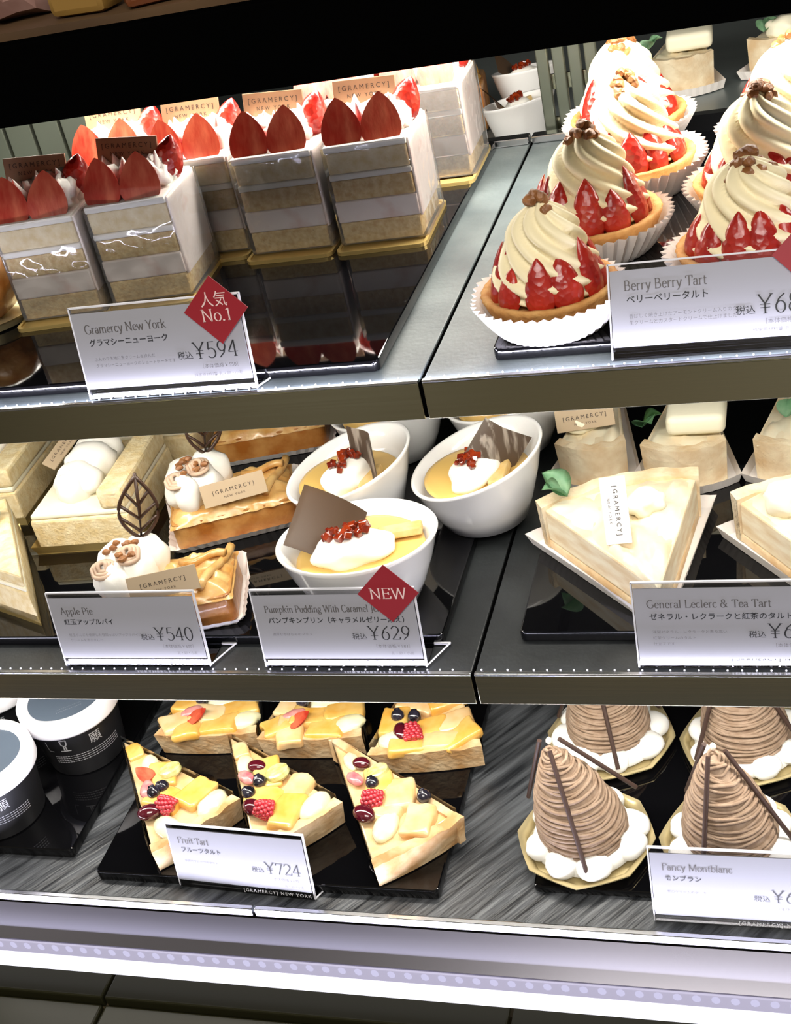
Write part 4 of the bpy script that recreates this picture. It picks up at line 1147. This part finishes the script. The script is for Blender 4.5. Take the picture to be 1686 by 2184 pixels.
# ------------------------------------------------------------------ ice cream cups
def make_ice(seed, label, loc, rz):
    t = thing('ice_cream_cup', label, 'cup', loc, rz, 'black ice cream cups with white lids')
    bm = NB(); lathe(bm, [(0.0360, 0), (0.0372, 0.001), (0.0445, 0.056), (0.0430, 0.056)], 56); obj('cup_body', bm, CUP_BLACK, t)
    bm = NB(); lathe(bm, [(0.0450, 0.0500), (0.0482, 0.0500), (0.0486, 0.0515), (0.0480, 0.0640), (0.0465, 0.0665), (0.0440, 0.0672), (0.0405, 0.0660), (0.0392, 0.0625), (0.0300, 0.0615), (0.001, 0.0615)], 72)
    obj('lid', bm, LID, t, smooth=180)
    bm = NB(); lathe(bm, [(0.0372, 0.0617), (0.0372, 0.0628), (0.001, 0.0628)], 56); pr = obj('lid_print', bm, LID_GREY, t)
    bm = NB()
    for k in range(2):
        text_into(bm, '- - - - - - - - - - - - - -', 0.003, Matrix.Translation((0, -0.020 - 0.004 * k, 0.0630)), 'CENTER')
    obj('lettering', bm, SILVER_INK, pr, smooth=0)
    # marks wrapped round the body
    def wrap(bm, a0):
        for v in bm.verts:
            z = v.co.z; r = 0.0372 + (0.0445 - 0.0372) * (z - 0.001) / 0.055 + 0.0004
            a = R_(a0) + v.co.x / r
            v.co = Vector((r * math.cos(a), r * math.sin(a), z))
        return bm
    bm = NB()
    b = NB(); text_into(b, '願', 0.0125, Matrix.Translation((0.008, 0, 0.0330)) @ UPRIGHT); wrap(b, -90); merge(bm, b)
    def stroke(pts, wd=0.0006):
        for p, q in zip(pts, pts[1:]):
            b = NB(); n = 5
            d = Vector((q[0] - p[0], 0, q[1] - p[1])); s = Vector((-d.z, 0, d.x)).normalized() * wd
            rows = []
            for i in range(n + 1):
                c = Vector((p[0], 0, p[1])) + d * (i / n); rows.append([tuple(c - s), tuple(c + s)])
            grid(b, rows, False); wrap(b, -90); merge(bm, b)
    X = -0.016
    stroke([(X - 0.003, 0.045), (X + 0.003, 0.045), (X + 0.0025, 0.040), (X, 0.038), (X - 0.0025, 0.040), (X - 0.003, 0.045)])
    stroke([(X - 0.001, 0.038), (X - 0.001, 0.033)]); stroke([(X + 0.001, 0.038), (X + 0.001, 0.033)]); stroke([(X - 0.005, 0.0325), (X + 0.005, 0.0325)])
    stroke([(X - 0.019, 0.043), (X - 0.018, 0.032), (X - 0.013, 0.0318)], 0.0004)
    for k in range(4):
        z = 0.0255 - 0.0024 * k
        for i in range(26):
            x = -0.030 + i * 0.0026
            stroke([(x, z), (x + 0.0019, z)], 0.00035)
    obj('printed_marks', bm, SILVER_INK, t, smooth=0)
    return t


ice = make_ice(1, 'nearest black ice cream cup with white lid, cut by the left picture edge', (-0.4470, 0.0100, TB), 24)
ice.scale = (0.90, 0.90, 1)
copy_thing(ice, (-0.4055, 0.0875, TB), 34, 'black ice cream cup with white lid beside the fruit tart slices')
copy_thing(ice, (-0.4950, 0.1120, TB), 10, 'black ice cream cup with white lid in the far left corner, only its rim showing')


# ------------------------------------------------------------------ chestnut cream cakes
def make_montblanc(seed, label, loc, rz, lean=(0, 0), sticks=(), H=0.070):
    rr = random.Random(seed * 13)
    t = thing('chestnut_cream_cake', label, 'cake', loc, rz, 'chestnut cream cakes in gold dishes')

    def oct_(a, r, z, k):
        s = math.pi / 4; b = (a + s / 2) % s - s / 2
        c = 1 / math.cos(b)
        return r * (0.955 * (0.30 + 0.70 * c)), z
    bm = NB(); lathe(bm, [(0.0405, 0.0), (0.0435, 0.0008), (0.0465, 0.0050), (0.0485, 0.0052), (0.0490, 0.0062), (0.0500, 0.0062), (0.0500, 0.0072), (0.0480, 0.0068), (0.0455, 0.0060), (0.0425, 0.0018), (0.01, 0.0014)], 96, oct_)
    obj('gold_dish', bm, GOLD_FOIL, t, smooth=50)
    bm = NB()
    lathe(bm, [(0.036, 0.0022), (0.039, 0.006), (0.036, 0.012), (0.025, 0.016), (0.001, 0.017)], 32)
    for k in range(8):
        a = 0.785 * k + rr.uniform(-0.2, 0.2); s = rr.uniform(0.012, 0.0155)
        blob(bm, (0.0325 * math.cos(a), 0.0325 * math.sin(a), 0.0095), (s, s, 0.0085), 0.12, 1.5, 3, seed + k)
    obj('meringue', bm, MERINGUE, t, smooth=180)
    lx, ly = lean
    def ax(f): return lx * f ** 1.2, ly * f ** 1.2
    def rad(f): return 0.0300 * (1 - f ** 1.5) ** 0.72 * (1.0 + 0.05 * math.sin(5 * f)) + 0.0015
    bm = NB(); b = bmesh.new()
    rows = []
    for k in range(15):
        f = k / 14; x, y = ax(f)
        rows.append([(x + (rad(f) - 0.0008) * math.cos(6.283 * i / 28), y + (rad(f) - 0.0008) * math.sin(6.283 * i / 28), 0.011 + H * f) for i in range(28)])
    grid(b, rows, True, True, True); merge(bm, b)
    n = 33
    for k in range(n):
        f = (k + 0.3) / n; x, y = ax(f); r0 = rad(f)
        ta, tb = rr.uniform(-0.0025, 0.0025), rr.uniform(-0.0025, 0.0025); ph = rr.uniform(0, 6)
        pts = []
        for i in range(36):
            a = 6.283 * i / 36
            r = r0 + 0.0007 * noise.noise(Vector((math.cos(a) * 2.5, math.sin(a) * 2.5, k * 1.3)))
            pts.append((x + r * math.cos(a), y + r * math.sin(a), 0.0115 + H * f + ta * math.cos(a) + tb * math.sin(a) + 0.0010 * math.sin(3 * a + ph)))
        tube(bm, pts, 0.00128, 6, True)
    obj('chestnut_strands', bm, CHESTNUT, t, smooth=180)
    tipx, tipy = ax(1.0)
    for (a, ro, zb) in sticks:
        p0 = Vector((ro * math.cos(R_(a)), ro * math.sin(R_(a)), zb)); p1 = Vector((tipx + 0.004 * math.cos(R_(a)), tipy + 0.004 * math.sin(R_(a)), 0.011 + H + 0.006))
        d = (p1 - p0); out = Vector((math.cos(R_(a)), math.sin(R_(a)), 0)) * 0.009
        bm = NB(); tube(bm, [p0 + out, p1 + out * 0.42], 0.0017, 10); obj('chocolate_stick', bm, STICK, t, smooth=60)
    bm = NB(); blob(bm, (tipx, tipy, 0.011 + H + 0.0085), (0.0022, 0.0022, 0.0030), 0.3, 2, 2, seed); obj('nougat_crumb', bm, mat('pale_crumb', '#e9dcc0', 0.5), t)
    return t


make_montblanc(1, 'front left chestnut cream cake with dark chocolate sticks in a gold dish', (0.0450, 0.0080, TC), 22, lean=(-0.012, 0.016), sticks=((258, 0.034, 0.010), (14, 0.036, 0.030), (140, 0.034, 0.03)))
make_montblanc(2, 'front right chestnut cream cake behind the bright sign at the right', (0.1480, 0.0080, TC), 22, lean=(-0.004, 0.010), sticks=((225, 0.036, 0.012), (330, 0.036, 0.012), (120, 0.03, 0.03)))
make_montblanc(3, 'rear left chestnut cream cake, tip hidden under the shelf edge', (0.0520, 0.1140, TC), 22, lean=(-0.004, 0.008), sticks=((262, 0.036, 0.012), (15, 0.036, 0.012), (140, 0.036, 0.012)))
make_montblanc(4, 'rear right chestnut cream cake, tip hidden under the shelf edge', (0.1560, 0.1100, TC), 22, lean=(-0.004, 0.008), sticks=((195, 0.036, 0.012), (320, 0.036, 0.012), (90, 0.03, 0.03)))


# ------------------------------------------------------------------ things beyond the rear slats and on the counter
tag(obj('rear_counter', b1(-0.63, 0.50, 0.440, 0.855, -0.043, -0.035), mat('rear_shelf_metal', '#7b8484', 0.35, 0.6)), 'grey metal ledge behind the upper shelf carrying the rear pastries', 'shelf')
ZR = -0.0345
cups = [o for o in COL.objects if o.parent is None and o.name.startswith('pudding_cup')]
tea = [o for o in COL.objects if o.parent is None and o.name.startswith('tea_tart_slice')]
for (x, y, rz, lb) in ((-0.040, 0.620, 30, 'pudding cup behind the rear slats, the upper one beyond the back row shortcake'), (-0.030, 0.515, 60, 'pudding cup behind the rear slats, the lower one at the tray corner')):
    c = copy_thing(cups[0], (x, y, ZR), rz, lb, 'rear pastries'); c.scale = (0.62, 0.62, 0.70)
for (src, x, y, lb) in ((tea[3], 0.102, 0.750, 'rear ledge tea tart slice with a cream block, between the two berry tart columns'),
                        (tea[1], 0.212, 0.740, 'rear ledge tea tart slice behind the right column of berry tarts')):
    c = copy_thing(src, (x, y, ZR), 182, lb, 'rear pastries'); c.scale = (1.0, 1.0, 1.0)
t = thing('crumble_cake', 'golden crumble cake behind the back row shortcake', 'cake', (-0.105, 0.590, ZR), 8)
obj('cake_base', b1(-0.03, 0.03, -0.03, 0.03, 0, 0.045, bev=0.004), BAKED, t)
rr = random.Random(3)
for k in range(14):
    bm = NB(); blob(bm, (rr.uniform(-0.024, 0.024), rr.uniform(-0.026, 0.02), 0.048 + rr.uniform(0, 0.010)), (0.010, 0.009, 0.008), 0.4, 1.8, 2, k); obj('crumble_piece', bm, mat('crumble', '#b48a3e', 0.6, col2='#7d5a24', scale=90), t)
rr = random.Random(9)
for k in range(6):
    bm = NB(); box(bm, -0.018, 0.018, -0.011, 0.011, 0, 0.016, bev=0.004)
    o = obj('wrapped_sweet', bm, mat('amber_wrapper_%d' % (k % 3), ('#8a6a34', '#6e3d22', '#a08a58')[k % 3], 0.3)); o.location = (-0.150 + 0.044 * k, 0.018 + 0.008 * rr.random(), 0.2199); o.rotation_euler = (0, 0, rr.uniform(-0.5, 0.5))
    tag(o, ('%s wrapped sweet on the counter, number %d from the left along the black bar' % (('tan', 'brown', 'beige')[k % 3], k + 1)), 'sweet', 'wrapped sweets on the counter')
bm = NB(); blob(bm, (0, 0, 0.030), (0.034, 0.026, 0.034), 0.3, 2.0, 3, 4.2, zmin=0.0005)
o = obj('paper_parcel', bm, mat('pink_paper', '#c9aba0', 0.6, col2='#8e6a60', scale=30)); o.location = (-0.2080, 0.0420, 0.2197); tag(o, 'crumpled pinkish paper parcel on the counter at the top left corner', 'parcel')
